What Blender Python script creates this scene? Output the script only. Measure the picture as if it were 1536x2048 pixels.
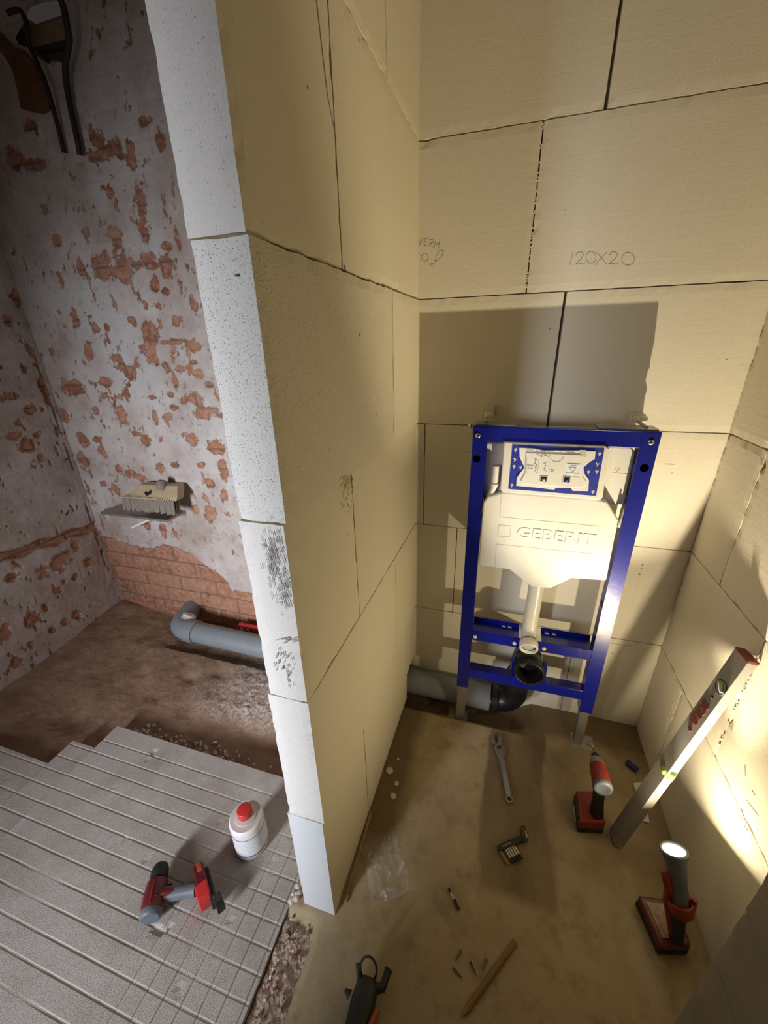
import bpy, math, random
import numpy as np
from mathutils import Vector, Matrix, Euler
random.seed(4); RNG = np.random.default_rng(7)
scene = bpy.context.scene
for o in list(bpy.data.objects): bpy.data.objects.remove(o)

# ------------------------------------------------------------------ camera
CAM_R = np.array([[0.95719308, 0.09205111, -0.27442303],
                  [0.28853153, -0.37891652, 0.8793019],
                  [-0.02304271, -0.92084139, -0.38925592]])   # columns: right, down, forward
EYE = np.array([0.0, 0.0, 1.48]); FPX = 793.0
cam_data = bpy.data.cameras.new('camera'); cam = bpy.data.objects.new('camera', cam_data)
scene.collection.objects.link(cam); scene.camera = cam
cam_data.sensor_fit = 'VERTICAL'; cam_data.sensor_height = 36.0; cam_data.lens = FPX / 2048 * 36.0
cam_data.clip_start = 0.02; cam_data.clip_end = 50
M = Matrix.Identity(4)
for i in range(3):
    M[i][0] = CAM_R[i][0]; M[i][1] = -CAM_R[i][1]; M[i][2] = -CAM_R[i][2]; M[i][3] = EYE[i]
cam.matrix_world = M
def P(px, py, ax, val):
    """the point where the sight line through a photo pixel meets the plane axis = val"""
    r = CAM_R @ np.array([px - 768.0, py - 1024.0, FPX])
    t = (val - EYE[ax]) / r[ax]
    return Vector(EYE + r * t)

# ------------------------------------------------------------------ light
W = bpy.data.worlds.new('world'); scene.world = W; W.use_nodes = True
W.node_tree.nodes['Background'].inputs[0].default_value = (1.0, 0.86, 0.76, 1)
W.node_tree.nodes['Background'].inputs[1].default_value = 0.03
def area(name, loc, direction, sx, sy, power, color, shape='RECTANGLE', spread=180):
    l = bpy.data.lights.new(name, 'AREA'); l.shape = shape; l.size = sx; l.size_y = sy
    l.energy = power; l.color = color; l.spread = math.radians(spread)
    o = bpy.data.objects.new(name, l); scene.collection.objects.link(o); o.location = loc
    o.rotation_euler = Vector(direction).to_track_quat('-Z', 'Y').to_euler(); return o
# daylight entering through the doorway behind the photographer, to the left
area('daylight', (-1.40, -2.00, 1.15), (0.19, 1, -0.17), 0.45, 0.9, 14.8, (0.93, 0.95, 1.0), spread=60)
LENS = Vector((0.512, 0.780, 0.270)); LDIR = Vector((-0.20, 0.44, 0.87)).normalized()
area('work_light_glow', LENS + LDIR * 0.004, Vector((-.32, .44, .87)), 0.016, 0.016, 3.0, (1.0, 0.84, 0.54), 'DISK')
sp = bpy.data.lights.new('work_light_beam', 'SPOT'); sp.energy = 52; sp.color = (1.0, 0.85, 0.58); sp.spot_size = math.radians(66); sp.spot_blend = 0.6; sp.shadow_soft_size = 0.006
spo = bpy.data.objects.new('work_light_beam', sp); scene.collection.objects.link(spo); spo.location = LENS + LDIR * 0.006
BDIR = Vector((-.17, .38, .92)).normalized()
spo.rotation_euler = BDIR.to_track_quat('-Z', 'Y').to_euler()
# the niche's spilled lamp light, from the torch side
scene.view_settings.view_transform = 'Standard'; scene.view_settings.look = 'None'
scene.view_settings.exposure = 0.20; scene.view_settings.gamma = 1.0
scene.view_settings.use_curve_mapping = False

# ------------------------------------------------------------------ materials
def nodes_of(name):
    m = bpy.data.materials.new(name); m.use_nodes = True
    return m, m.node_tree, m.node_tree.nodes['Principled BSDF']
def N(t, typ, **kw):
    n = t.nodes.new(typ)
    for k, v in kw.items():
        if k in n.inputs: n.inputs[k].default_value = v
        else: setattr(n, k, v)
    return n
def c4(c): return (c[0], c[1], c[2], 1.0)
def mixc(t, fac, a, b, blend='MIX'):
    n = t.nodes.new('ShaderNodeMix'); n.data_type = 'RGBA'; n.blend_type = blend
    for sock, v in ((n.inputs[0], fac), (n.inputs[6], a), (n.inputs[7], b)):
        if hasattr(v, 'links') or isinstance(v, bpy.types.NodeSocket): t.links.new(v, sock)
        else: sock.default_value = v if not isinstance(v, tuple) or len(v) == 4 else c4(v)
    return n.outputs[2]
def ramp(t, src, lo, hi):
    n = t.nodes.new('ShaderNodeMapRange'); n.inputs[1].default_value = lo; n.inputs[2].default_value = hi
    t.links.new(src, n.inputs[0]); return n.outputs[0]
def noise(t, co, scale, detail=4, rough=0.6, stretch=None):
    if stretch:
        mp = N(t, 'ShaderNodeMapping'); mp.inputs['Scale'].default_value = stretch
        t.links.new(co, mp.inputs[0]); co = mp.outputs[0]
    n = N(t, 'ShaderNodeTexNoise', Scale=scale, Detail=detail, Roughness=rough)
    t.links.new(co, n.inputs['Vector']); return n.outputs[0]
def plain(name, col, rough=0.5, metal=0.0, var=0.12, vscale=30, bump=0.0, bscale=200, dust=None, coat=0.0, alpha=1.0, trans=0.0):
    m, t, b = nodes_of(name); co = N(t, 'ShaderNodeTexCoord').outputs['Object']
    f = noise(t, co, vscale)
    lo = tuple(max(0, c * (1 - var)) for c in col); hi = tuple(min(1, c * (1 + var)) for c in col)
    out = mixc(t, ramp(t, f, .3, .7), lo, hi)
    if dust:
        out = mixc(t, ramp(t, noise(t, co, vscale * .6, 6, .7), dust[1], dust[1] + .18), out, dust[0])
    t.links.new(out, b.inputs['Base Color'])
    b.inputs['Roughness'].default_value = rough; b.inputs['Metallic'].default_value = metal
    b.inputs['Coat Weight'].default_value = coat; b.inputs['Alpha'].default_value = alpha
    b.inputs['Transmission Weight'].default_value = trans
    if bump:
        bp = N(t, 'ShaderNodeBump', Strength=bump, Distance=0.002)
        t.links.new(noise(t, co, bscale), bp.inputs['Height']); t.links.new(bp.outputs[0], b.inputs['Normal'])
    return m
def aac(name, base, pores=0.5, bump=0.35, dirt=0.25, ridges=0.0, scale=220):
    m, t, b = nodes_of(name); co = N(t, 'ShaderNodeTexCoord').outputs['Object']
    c = mixc(t, ramp(t, noise(t, co, 3.0, 5), .35, .7), tuple(x * .93 for x in base), base)
    c = mixc(t, ramp(t, noise(t, co, 380, 2), .35, .75), tuple(x * (1 - .10) for x in base), c)
    st = ramp(t, noise(t, co, 2.2, 6, .65, (1, 1, .45)), .62, .82)
    n = t.nodes.new('ShaderNodeMath'); n.operation = 'MULTIPLY'; n.inputs[1].default_value = dirt; t.links.new(st, n.inputs[0])
    c = mixc(t, n.outputs[0], c, (.33, .30, .25))
    v = N(t, 'ShaderNodeTexVoronoi', Scale=float(scale)); t.links.new(co, v.inputs['Vector'])
    pr = ramp(t, v.outputs['Distance'], .22, .05)
    sel = ramp(t, noise(t, co, 90, 2), .62 - pores * .25, .72 - pores * .25)
    pm = t.nodes.new('ShaderNodeMath'); pm.operation = 'MULTIPLY'; t.links.new(pr, pm.inputs[0]); t.links.new(sel, pm.inputs[1])
    pk = t.nodes.new('ShaderNodeMath'); pk.operation = 'MULTIPLY'; pk.inputs[1].default_value = min(1, pores); t.links.new(pm.outputs[0], pk.inputs[0])
    c = mixc(t, pk.outputs[0], c, tuple(x * .45 for x in base))
    t.links.new(c, b.inputs['Base Color']); b.inputs['Roughness'].default_value = .95
    b.inputs['Specular IOR Level'].default_value = .2
    b1 = N(t, 'ShaderNodeBump', Strength=bump, Distance=0.0015); t.links.new(noise(t, co, 300, 3), b1.inputs['Height'])
    b2 = N(t, 'ShaderNodeBump', Strength=pores, Distance=0.002, invert=True); t.links.new(pm.outputs[0], b2.inputs['Height']); t.links.new(b1.outputs[0], b2.inputs['Normal'])
    nrm = b2.outputs[0]
    if ridges:
        mp = N(t, 'ShaderNodeMapping'); mp.inputs['Scale'].default_value = (6, 6, 110); t.links.new(co, mp.inputs[0])
        nz = N(t, 'ShaderNodeTexNoise', Scale=1.0, Detail=2.0); t.links.new(mp.outputs[0], nz.inputs['Vector'])
        b3 = N(t, 'ShaderNodeBump', Strength=ridges, Distance=0.002); t.links.new(nz.outputs[0], b3.inputs['Height']); t.links.new(nrm, b3.inputs['Normal']); nrm = b3.outputs[0]
    t.links.new(nrm, b.inputs['Normal']); return m
MT = {}
MT['aac'] = aac('cellular_concrete', (.84, .785, .66), .35, .3, .16, .16)
MT['aac_warm'] = aac('lamp_tinted_concrete', (.84, .76, .57), .45, .35, .14)  # same block as the sawn end, warm lamp light tinted into the colour
MT['aac_porous'] = aac('porous_concrete', (.83, .755, .58), 1.0, .9, .22, scale=330)  # porous block side, carries the same lamp tint in its base colour
MT['aac_end'] = aac('sawn_concrete', (.72, .70, .68), .6, .6, .75, scale=300)
MT['porous_end'] = aac('porous_sawn_concrete', (.74, .735, .72), 1.0, .9, .35, scale=330)
MT['grey_render'] = plain('grey_render', (.33, .30, .26), .95, bump=.5, bscale=160, vscale=8)
MT['aac_pale'] = aac('chalky_concrete', (.62, .65, .68), .15, .3, .05)
MT['joint'] = plain('dark_joint_mortar', (.13, .11, .075), .95, bump=.5)  # dark mortar backing seen in the gaps between blocks
MT['glue'] = plain('adhesive_bead', (.66, .62, .52), .9, bump=.6, bscale=300)
MT['graphite'] = plain('graphite', (.29, .265, .21), .6)
MT['smudge'] = plain('soot_smudge', (.36, .35, .345), .9, var=.3, vscale=120)
MT['moss'] = plain('green_stain', (.48, .47, .20), .95)

def wall_brick_mat():
    m, t, b = nodes_of('stripped_brickwork'); co = N(t, 'ShaderNodeTexCoord').outputs['Object']
    at = N(t, 'ShaderNodeAttribute', attribute_name='bare').outputs['Fac']
    dk = N(t, 'ShaderNodeAttribute', attribute_name='mortar').outputs['Fac']
    vr = N(t, 'ShaderNodeAttribute', attribute_name='brickvar').outputs['Fac']
    # plaster
    p = mixc(t, ramp(t, noise(t, co, 5, 6, .65), .35, .68), (.42, .335, .30), (.62, .57, .55))
    p = mixc(t, ramp(t, noise(t, co, 2.1, 5, .6), .5, .72), p, (.63, .62, .63))
    p = mixc(t, ramp(t, noise(t, co, 34, 7, .78, (1, 1, .6)), .565, .66), p, (.33, .235, .19))
    # brick
    br = mixc(t, vr, (.31, .11, .06), (.44, .215, .13))
    br = mixc(t, ramp(t, noise(t, co, 45, 5, .7), .42, .66), br, (.50, .31, .235))
    br = mixc(t, ramp(t, noise(t, co, 14, 4, .7), .57, .75), br, (.20, .085, .05))
    br = mixc(t, dk, br, (.19, .135, .105))
    ad = t.nodes.new('ShaderNodeMath'); ad.operation = 'ADD'
    nn = t.nodes.new('ShaderNodeMath'); nn.operation = 'MULTIPLY_ADD'; nn.inputs[1].default_value = 1.5; nn.inputs[2].default_value = -.75
    t.links.new(noise(t, co, 26, 8, .72), nn.inputs[0]); t.links.new(nn.outputs[0], ad.inputs[0]); t.links.new(at, ad.inputs[1])
    f = ramp(t, ad.outputs[0], .47, .53)
    edge = ramp(t, ad.outputs[0], .40, .48)
    p = mixc(t, edge, p, (.42, .30, .24))
    c = mixc(t, f, p, br); t.links.new(c, b.inputs['Base Color']); b.inputs['Roughness'].default_value = .95
    b.inputs['Specular IOR Level'].default_value = .15
    b1 = N(t, 'ShaderNodeBump', Strength=.6, Distance=.006, invert=True); t.links.new(f, b1.inputs['Height'])
    b2 = N(t, 'ShaderNodeBump', Strength=.5, Distance=.006); t.links.new(noise(t, co, 60, 6, .7), b2.inputs['Height']); t.links.new(b1.outputs[0], b2.inputs['Normal'])
    t.links.new(b2.outputs[0], b.inputs['Normal']); return m
MT['brick'] = wall_brick_mat()
def floor_mat():
    m, t, b = nodes_of('cement_screed'); co = N(t, 'ShaderNodeTexCoord').outputs['Object']
    at = N(t, 'ShaderNodeAttribute', attribute_name='stain').outputs['Fac']
    c = mixc(t, ramp(t, noise(t, co, 4, 6, .6), .3, .7), (.35, .27, .155), (.435, .345, .21))
    c = mixc(t, ramp(t, noise(t, co, 1.6, 4, .6), .45, .7), c, (.47, .38, .235))
    c = mixc(t, ramp(t, noise(t, co, 11, 7, .72), .5, .72), c, (.25, .185, .10))
    c = mixc(t, ramp(t, noise(t, co, 3.1, 6, .7, (1.6, .7, 1)), .54, .66), c, (.46, .385, .25))
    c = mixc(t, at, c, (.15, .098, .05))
    c = mixc(t, ramp(t, noise(t, co, 130, 3, .7), .68, .74), c, (.34, .29, .21))
    t.links.new(c, b.inputs['Base Color']); b.inputs['Roughness'].default_value = .8
    b2 = N(t, 'ShaderNodeBump', Strength=.25, Distance=.003); t.links.new(noise(t, co, 90, 5), b2.inputs['Height'])
    t.links.new(b2.outputs[0], b.inputs['Normal']); return m
MT['screed'] = floor_mat()
def sand_mat():
    m, t, b = nodes_of('rubble_sand'); co = N(t, 'ShaderNodeTexCoord').outputs['Object']
    at = N(t, 'ShaderNodeAttribute', attribute_name='stain').outputs['Fac']
    c = mixc(t, ramp(t, noise(t, co, 7, 7, .65), .3, .7), (.27, .165, .105), (.44, .30, .21))
    pale = mixc(t, ramp(t, noise(t, co, 70, 5, .8), .42, .62), (.33, .23, .18), (.86, .76, .70))
    c = mixc(t, at, c, pale)
    t.links.new(c, b.inputs['Base Color']); b.inputs['Roughness'].default_value = 1.0
    b.inputs['Specular IOR Level'].default_value = .1
    b2 = N(t, 'ShaderNodeBump', Strength=.9, Distance=.008); t.links.new(noise(t, co, 75, 7, .75), b2.inputs['Height'])
    t.links.new(b2.outputs[0], b.inputs['Normal']); return m
MT['sand'] = sand_mat()
def eps_mat():
    m, t, b = nodes_of('dusty_polystyrene'); co = N(t, 'ShaderNodeTexCoord').outputs['Object']
    c = mixc(t, ramp(t, noise(t, co, 5, 6, .65), .35, .7), (.40, .355, .32), (.52, .48, .45))
    v = N(t, 'ShaderNodeTexVoronoi', Scale=420.0); t.links.new(co, v.inputs['Vector'])
    c = mixc(t, ramp(t, v.outputs['Distance'], .1, .6), (.56, .53, .51), c)
    c = mixc(t, ramp(t, noise(t, co, 2.2, 7, .7), .48, .74), c, (.33, .26, .215))
    t.links.new(c, b.inputs['Base Color']); b.inputs['Roughness'].default_value = .95
    b2 = N(t, 'ShaderNodeBump', Strength=.6, Distance=.001); t.links.new(v.outputs['Distance'], b2.inputs['Height'])
    t.links.new(b2.outputs[0], b.inputs['Normal']); return m
MT['eps'] = eps_mat()
MT['blue'] = plain('blue_powder_coat', (.003, .009, .235), .28, .0, .15, 9, bump=.10, bscale=40, coat=.3, dust=((.02, .05, .40), .70))
MT['blue_plastic'] = plain('blue_plastic', (.012, .025, .30), .45, var=.35, vscale=80)
MT['white_plastic'] = plain('cream_plastic', (.72, .70, .64), .42, var=.03)
MT['grey_plastic'] = plain('pale_grey_plastic', (.50, .49, .45), .5, var=.05)
MT['pipe_cream'] = plain('cream_pipe', (.74, .70, .58), .28, var=.03)
MT['black_pipe'] = plain('black_pipe', (.013, .013, .014), .38)
MT['hole'] = plain('dark_inside', (.006, .006, .006), .9)
MT['zinc'] = plain('galvanised_steel', (.42, .42, .41), .42, .75, .15, 25, dust=((.36, .33, .27), .60))
MT['chrome'] = plain('bright_steel', (.72, .72, .70), .22, 1.0, .05)
MT['steel'] = plain('dusty_steel', (.36, .34, .31), .42, .7, .15, 60)
MT['grey_pvc'] = plain('grey_drain_plastic', (.235, .26, .285), .42, var=.08, dust=((.33, .29, .26), .62))
MT['red'] = plain('red_tool_plastic', (.25, .024, .016), .38, var=.2, vscale=60, dust=((.42, .22, .16), .68))
MT['darkred'] = plain('dark_red_plastic', (.13, .014, .018), .35, var=.3, vscale=60, dust=((.33, .13, .11), .64))
MT['black'] = plain('black_rubber', (.018, .017, .017), .55, var=.3, dust=((.09, .075, .06), .60))
MT['slate'] = plain('slate_plastic', (.13, .15, .18), .5, var=.15, dust=((.26, .25, .24), .62))
MT['red_cap'] = plain('red_cap', (.62, .035, .035), .4)
MT['bottle'] = plain('white_bottle', (.80, .82, .84), .3, var=.03)
MT['bottle_top'] = plain('dusty_bottle_shoulder', (.60, .53, .50), .6, var=.08)
MT['label_print'] = plain('small_print_label', (.72, .76, .80), .4, var=.10, vscale=260, dust=((.36, .44, .54), .56))
MT['magenta'] = plain('magenta_line', (.60, .03, .12), .4)
MT['navy'] = plain('navy_line', (.02, .03, .07), .4)
MT['orange'] = plain('orange_red', (.36, .07, .02), .45, dust=((.45, .30, .08), .66))
MT['alu'] = plain('brushed_aluminium', (.34, .325, .30), .55, .25, .06, 12, dust=((.40, .37, .32), .66))
MT['logo'] = plain('dark_red_print', (.16, .026, .016), .5, var=.1)
MT['vial'] = plain('vial_green', (.45, .80, .12), .15, var=.15)
MT['glassy'] = plain('clear_vial', (.42, .62, .30), .08, var=.1)
MT['wood'] = plain('weathered_wood', (.36, .235, .105), .7, var=.25, vscale=60)
MT['pencil'] = plain('ochre_lacquer', (.25, .14, .035), .5, var=.15, vscale=50)
MT['brushwood'] = plain('pale_beech', (.50, .39, .25), .75, var=.12, vscale=40)
MT['bristle'] = plain('grey_bristles', (.27, .225, .19), .9, var=.3, vscale=160)
MT['white'] = plain('white_card', (.80, .78, .72), .6, var=.03)
MT['cable'] = plain('dark_cable', (.022, .017, .015), .6, var=.3, vscale=80)
MT['amber'] = plain('rusty_stain', (.15, .07, .022), .85, var=.35, vscale=18)
MT['yellow'] = plain('yellow_plug', (.70, .58, .08), .4)
MT['navyblue'] = plain('navy_plastic', (.02, .03, .11), .35)
MT['rubble'] = plain('crumbled_mortar', (.42, .33, .27), 1.0, var=.3, vscale=60, bump=.8, bscale=120, dust=((.30, .11, .06), .50))
MT['chips'] = plain('pale_chips', (.60, .55, .48), .95, var=.15)
MT['ceil'] = plain('old_plaster', (.42, .37, .33), .95, var=.15, vscale=5)
def lens_mat():
    m, t, b = nodes_of('lit_lens'); b.inputs['Base Color'].default_value = (.9, .85, .7, 1)
    b.inputs['Emission Color'].default_value = (1, .86, .58, 1); b.inputs['Emission Strength'].default_value = 14; return m
MT['lens'] = lens_mat()
def bag_mat():
    m, t, b = nodes_of('clear_film'); b.inputs['Base Color'].default_value = (.9, .9, .9, 1)
    b.inputs['Roughness'].default_value = .12; b.inputs['Specular IOR Level'].default_value = .9
    co = N(t, 'ShaderNodeTexCoord').outputs['Object']
    f = ramp(t, noise(t, co, 42, 5, .8), .58, .72)
    n = t.nodes.new('ShaderNodeMath'); n.operation = 'MULTIPLY_ADD'; n.inputs[1].default_value = .42; n.inputs[2].default_value = .05
    t.links.new(f, n.inputs[0]); t.links.new(n.outputs[0], b.inputs['Alpha']); return m
MT['bag'] = bag_mat()

# ------------------------------------------------------------------ mesh helpers
class MB:
    def __init__(s): s.v = []; s.f = []; s.m = []; s.sm = []; s.mats = []
    def mi(s, mat):
        if mat not in s.mats: s.mats.append(mat)
        return s.mats.index(mat)
    def add(s, vs, fs, mat, smooth=False):
        k = len(s.v); s.v += [tuple(v) for v in vs]; i = s.mi(mat)
        for f in fs: s.f.append([a + k for a in f]); s.m.append(i); s.sm.append(smooth)
        return s
    def box(s, c, size, mat, R=None):
        R = R or Matrix.Identity(3); c = Vector(c); h = Vector(size) / 2
        vs = [c + R @ Vector((sx * h.x, sy * h.y, sz * h.z)) for sx in (-1, 1) for sy in (-1, 1) for sz in (-1, 1)]
        return s.add(vs, [(0, 1, 3, 2), (4, 6, 7, 5), (0, 4, 5, 1), (2, 3, 7, 6), (0, 2, 6, 4), (1, 5, 7, 3)], mat)
    def bb(s, x0, x1, y0, y1, z0, z1, mat): return s.box(((x0+x1)/2, (y0+y1)/2, (z0+z1)/2), (x1-x0, y1-y0, z1-z0), mat)
    def prism(s, poly, d, mat):
        """poly: list of world points in a plane; d: extrusion vector"""
        poly = [Vector(p) for p in poly]; d = Vector(d); n = len(poly)
        vs = poly + [p + d for p in poly]
        return s.add(vs, [list(range(n))[::-1], [i + n for i in range(n)]] + [[i, (i+1) % n, (i+1) % n + n, i + n] for i in range(n)], mat)
    def tube(s, pts, r, mat, seg=16, caps=True, smooth=True, flat=None):
        pts = [Vector(p) for p in pts]; rs = r if isinstance(r, (list, tuple)) else [r] * len(pts)
        up = None; rings = []
        for i, p in enumerate(pts):
            t = (pts[min(i+1, len(pts)-1)] - pts[max(i-1, 0)])
            if t.length < 1e-9: t = rings and lt or Vector((0, 0, 1))
            t = t.normalized(); lt = t
            if up is None: up = t.orthogonal().normalized()
            up = (up - t * up.dot(t)); up = up.normalized() if up.length > 1e-6 else t.orthogonal().normalized()
            b = t.cross(up)
            rings.append([p + (up * math.cos(a) + b * math.sin(a)) * rs[i] for a in [2*math.pi*k/seg for k in range(seg)]])
        vs = [q for r_ in rings for q in r_]; fs = []
        for i in range(len(pts) - 1):
            for k in range(seg): fs.append((i*seg+k, i*seg+(k+1) % seg, (i+1)*seg+(k+1) % seg, (i+1)*seg+k))
        s.add(vs, fs, mat, smooth)
        if caps:
            k = len(s.v); s.add(rings[0], [list(range(seg))[::-1]], mat); s.add(rings[-1], [list(range(seg))], mat)
        return s
    def lathe(s, base, axis, prof, mat, seg=32, smooth=True):
        """prof: (radius, height) pairs along axis"""
        base = Vector(base); ax = Vector(axis).normalized(); u = ax.orthogonal().normalized(); w = ax.cross(u)
        vs = []; fs = []
        for r, h in prof:
            for k in range(seg):
                a = 2*math.pi*k/seg; vs.append(base + ax*h + (u*math.cos(a) + w*math.sin(a))*r)
        for i in range(len(prof)-1):
            for k in range(seg): fs.append((i*seg+k, i*seg+(k+1) % seg, (i+1)*seg+(k+1) % seg, (i+1)*seg+k))
        return s.add(vs, fs, mat, smooth)
    def ribbon(s, pts, w, normal, mat):
        pts = [Vector(p) for p in pts]; n = Vector(normal).normalized()
        for a, b in zip(pts[:-1], pts[1:]):
            d = (b - a)
            if d.length < 1e-6: continue
            q = d.normalized().cross(n) * w / 2; e = d.normalized() * w * .3
            s.prism([a-e+q, b+e+q, b+e-q, a-e-q], n * .0006, mat)
        return s
    def build(s, name, parent=None, bevel=0, label=None, cat=None, group=None, kind=None, subsurf=0, attrs=None, seg=2):
        me = bpy.data.meshes.new(name)
        off = Vector((0, 0, 0)); q = parent
        while q is not None: off += q.location; q = q.parent
        # a top-level mesh keeps its origin at its own base
        if parent is None and kind is None:
            xs = np.array(s.v); off = Vector(((xs[:, 0].min()+xs[:, 0].max())/2, (xs[:, 1].min()+xs[:, 1].max())/2, xs[:, 2].min()))
        me.from_pydata([(v[0]-off.x, v[1]-off.y, v[2]-off.z) for v in s.v], [], s.f)
        for m in s.mats: me.materials.append(MT[m])
        me.polygons.foreach_set('material_index', s.m); me.polygons.foreach_set('use_smooth', s.sm)
        for k, a in (attrs or {}).items():
            at = me.attributes.new(k, 'FLOAT', 'POINT'); at.data.foreach_set('value', np.asarray(a, dtype=np.float32).ravel())
        me.validate(); me.update()
        o = bpy.data.objects.new(name, me); scene.collection.objects.link(o)
        if parent is not None: o.parent = parent
        elif kind is None: o.location = off
        if bevel:
            bv = o.modifiers.new('bevel', 'BEVEL'); bv.width = bevel; bv.segments = seg; bv.limit_method = 'ANGLE'; bv.angle_limit = math.radians(40)
        if subsurf: sb = o.modifiers.new('sub', 'SUBSURF'); sb.levels = subsurf; sb.render_levels = subsurf
        tag(o, label, cat, group, kind); return o
def tag(o, label=None, cat=None, group=None, kind=None):
    for k, v in (('label', label), ('category', cat), ('group', group), ('kind', kind)):
        if v: o[k] = v
def thing(name, loc, label, cat, group=None):
    o = bpy.data.objects.new(name, None); scene.collection.objects.link(o); o.location = loc
    o.empty_display_size = .05; tag(o, label, cat, group); return o
def text_mesh(mb, txt, origin, xdir, ydir, size, mat, extrude=.001, offset=.0, xscale=1.0, shear=0.0):
    cu = bpy.data.curves.new('t', 'FONT'); cu.body = txt; cu.size = size; cu.extrude = extrude; cu.offset = offset; cu.shear = shear
    cu.space_character = 1.08
    ob = bpy.data.objects.new('t', cu); scene.collection.objects.link(ob)
    dg = bpy.context.evaluated_depsgraph_get(); me = bpy.data.meshes.new_from_object(ob.evaluated_get(dg))
    X = Vector(xdir).normalized(); Y = Vector(ydir).normalized(); Z = X.cross(Y); o = Vector(origin)
    mb.add([o + X*v.co.x*xscale + Y*v.co.y + Z*v.co.z for v in me.vertices], [list(p.vertices) for p in me.polygons], mat)
    bpy.data.objects.remove(ob); bpy.data.curves.remove(cu); bpy.data.meshes.remove(me)
def bend(p0, p1, p2, r, n=8):
    """points of a rounded corner at p1"""
    p0, p1, p2 = map(Vector, (p0, p1, p2)); a = (p0-p1).normalized(); b = (p2-p1).normalized()
    s, e = p1 + a*r, p1 + b*r
    return [s.lerp(p1, t).lerp(p1.lerp(e, t), t) for t in [i/n for i in range(n+1)]]
# value noise on arrays
def vnoise(x, y, seed=0, octaves=4, freq=1.0, gain=.5):
    x = np.asarray(x, float); y = np.asarray(y, float); out = np.zeros(x.shape); amp = 1; tot = 0
    for o in range(octaves):
        fx = x*freq + 31.7*o + seed*7.1; fy = y*freq + 17.3*o + seed*3.7
        ix = np.floor(fx).astype(np.int64); iy = np.floor(fy).astype(np.int64); ux = fx-ix; uy = fy-iy
        ux = ux*ux*(3-2*ux); uy = uy*uy*(3-2*uy)
        def h(i, j):
            n = (i*374761393 + j*668265263 + seed*1442695 + o*9973) & 0xffffffff
            n = ((n ^ (n >> 13)) * 1274126177) & 0xffffffff
            return ((n ^ (n >> 16)) & 0xffff) / 65535.0
        out += amp*((h(ix, iy)*(1-ux)+h(ix+1, iy)*ux)*(1-uy) + (h(ix, iy+1)*(1-ux)+h(ix+1, iy+1)*ux)*uy)
        tot += amp; amp *= gain; freq *= 2
    return out/tot
def grid(us, vs, fn):
    """fn(U, V) -> X, Y, Z arrays; returns verts, faces, U, V"""
    U, V = np.meshgrid(us, vs, indexing='ij'); X, Y, Z = fn(U, V)
    vt = np.stack([X, Y, Z], -1).reshape(-1, 3); n, m = U.shape
    idx = np.arange(n*m).reshape(n, m)
    fs = np.stack([idx[:-1, :-1], idx[1:, :-1], idx[1:, 1:], idx[:-1, 1:]], -1).reshape(-1, 4)
    return vt.tolist(), fs.tolist(), U, V

# ------------------------------------------------------------------ block walls
def block(mb, x0, x1, y0, y1, z0, z1, mat, step=.02, jag=.0011, front=None, warp=None, face_mats=None):
    """a block whose long edges are slightly ragged"""
    nx, ny, nz = [max(1, int(round((b-a)/step))) for a, b in ((x0, x1), (y0, y1), (z0, z1))]
    key = {}; vs = []
    def vert(i, j, k):
        t = (i, j, k)
        if t in key: return key[t]
        p = [x0+(x1-x0)*i/nx, y0+(y1-y0)*j/ny, z0+(z1-z0)*k/nz]
        on = [i in (0, nx), j in (0, ny), k in (0, nz)]
        if sum(on) >= 2:
            cen = [(x0+x1)/2, (y0+y1)/2, (z0+z1)/2]; q = random.random()**2.2 * jag * (2.4 if random.random() < .06 else 1)
            for a in range(3):
                if on[a]: p[a] += (q + .0006) * (1 if p[a] < cen[a] else -1)
        if warp: p = warp(p)
        key[t] = len(vs); vs.append(p); return key[t]
    fs = {'x': [], 'y': [], 'z': []}
    for i in range(nx):
        for j in range(ny):
            fs['z'] += [[vert(i, j, 0), vert(i, j+1, 0), vert(i+1, j+1, 0), vert(i+1, j, 0)], [vert(i, j, nz), vert(i+1, j, nz), vert(i+1, j+1, nz), vert(i, j+1, nz)]]
    for i in range(nx):
        for k in range(nz):
            fs['y'] += [[vert(i, 0, k), vert(i+1, 0, k), vert(i+1, 0, k+1), vert(i, 0, k+1)], [vert(i, ny, k), vert(i, ny, k+1), vert(i+1, ny, k+1), vert(i+1, ny, k)]]
    for j in range(ny):
        for k in range(nz):
            fs['x'] += [[vert(0, j, k), vert(0, j, k+1), vert(0, j+1, k+1), vert(0, j+1, k)], [vert(nx, j, k), vert(nx, j+1, k), vert(nx, j+1, k+1), vert(nx, j, k+1)]]
    k0 = len(mb.v); mb.v += [tuple(v) for v in vs]; fm = face_mats or {}
    for a in 'xyz':
        mi = mb.mi(fm.get(a, mat))
        for f in fs[a]: mb.f.append([q+k0 for q in f]); mb.m.append(mi); mb.sm.append(False)
ZC = [0.0, .42, .818, 1.214, 1.61, 2.007, 2.42, 2.68]; G = .0007
YB, XR = 1.41, .63
def strokes(mb, lists, ax, val, normal, w, mat):
    for l in lists: mb.ribbon([P(x, y, ax, val) for x, y in l], w, normal, mat)
def ell(cx, cy, rx, ry, n=14, a0=0): return [(cx+rx*math.cos(a0+2*math.pi*i/n), cy+ry*math.sin(a0+2*math.pi*i/n)) for i in range(n+1)]
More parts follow.
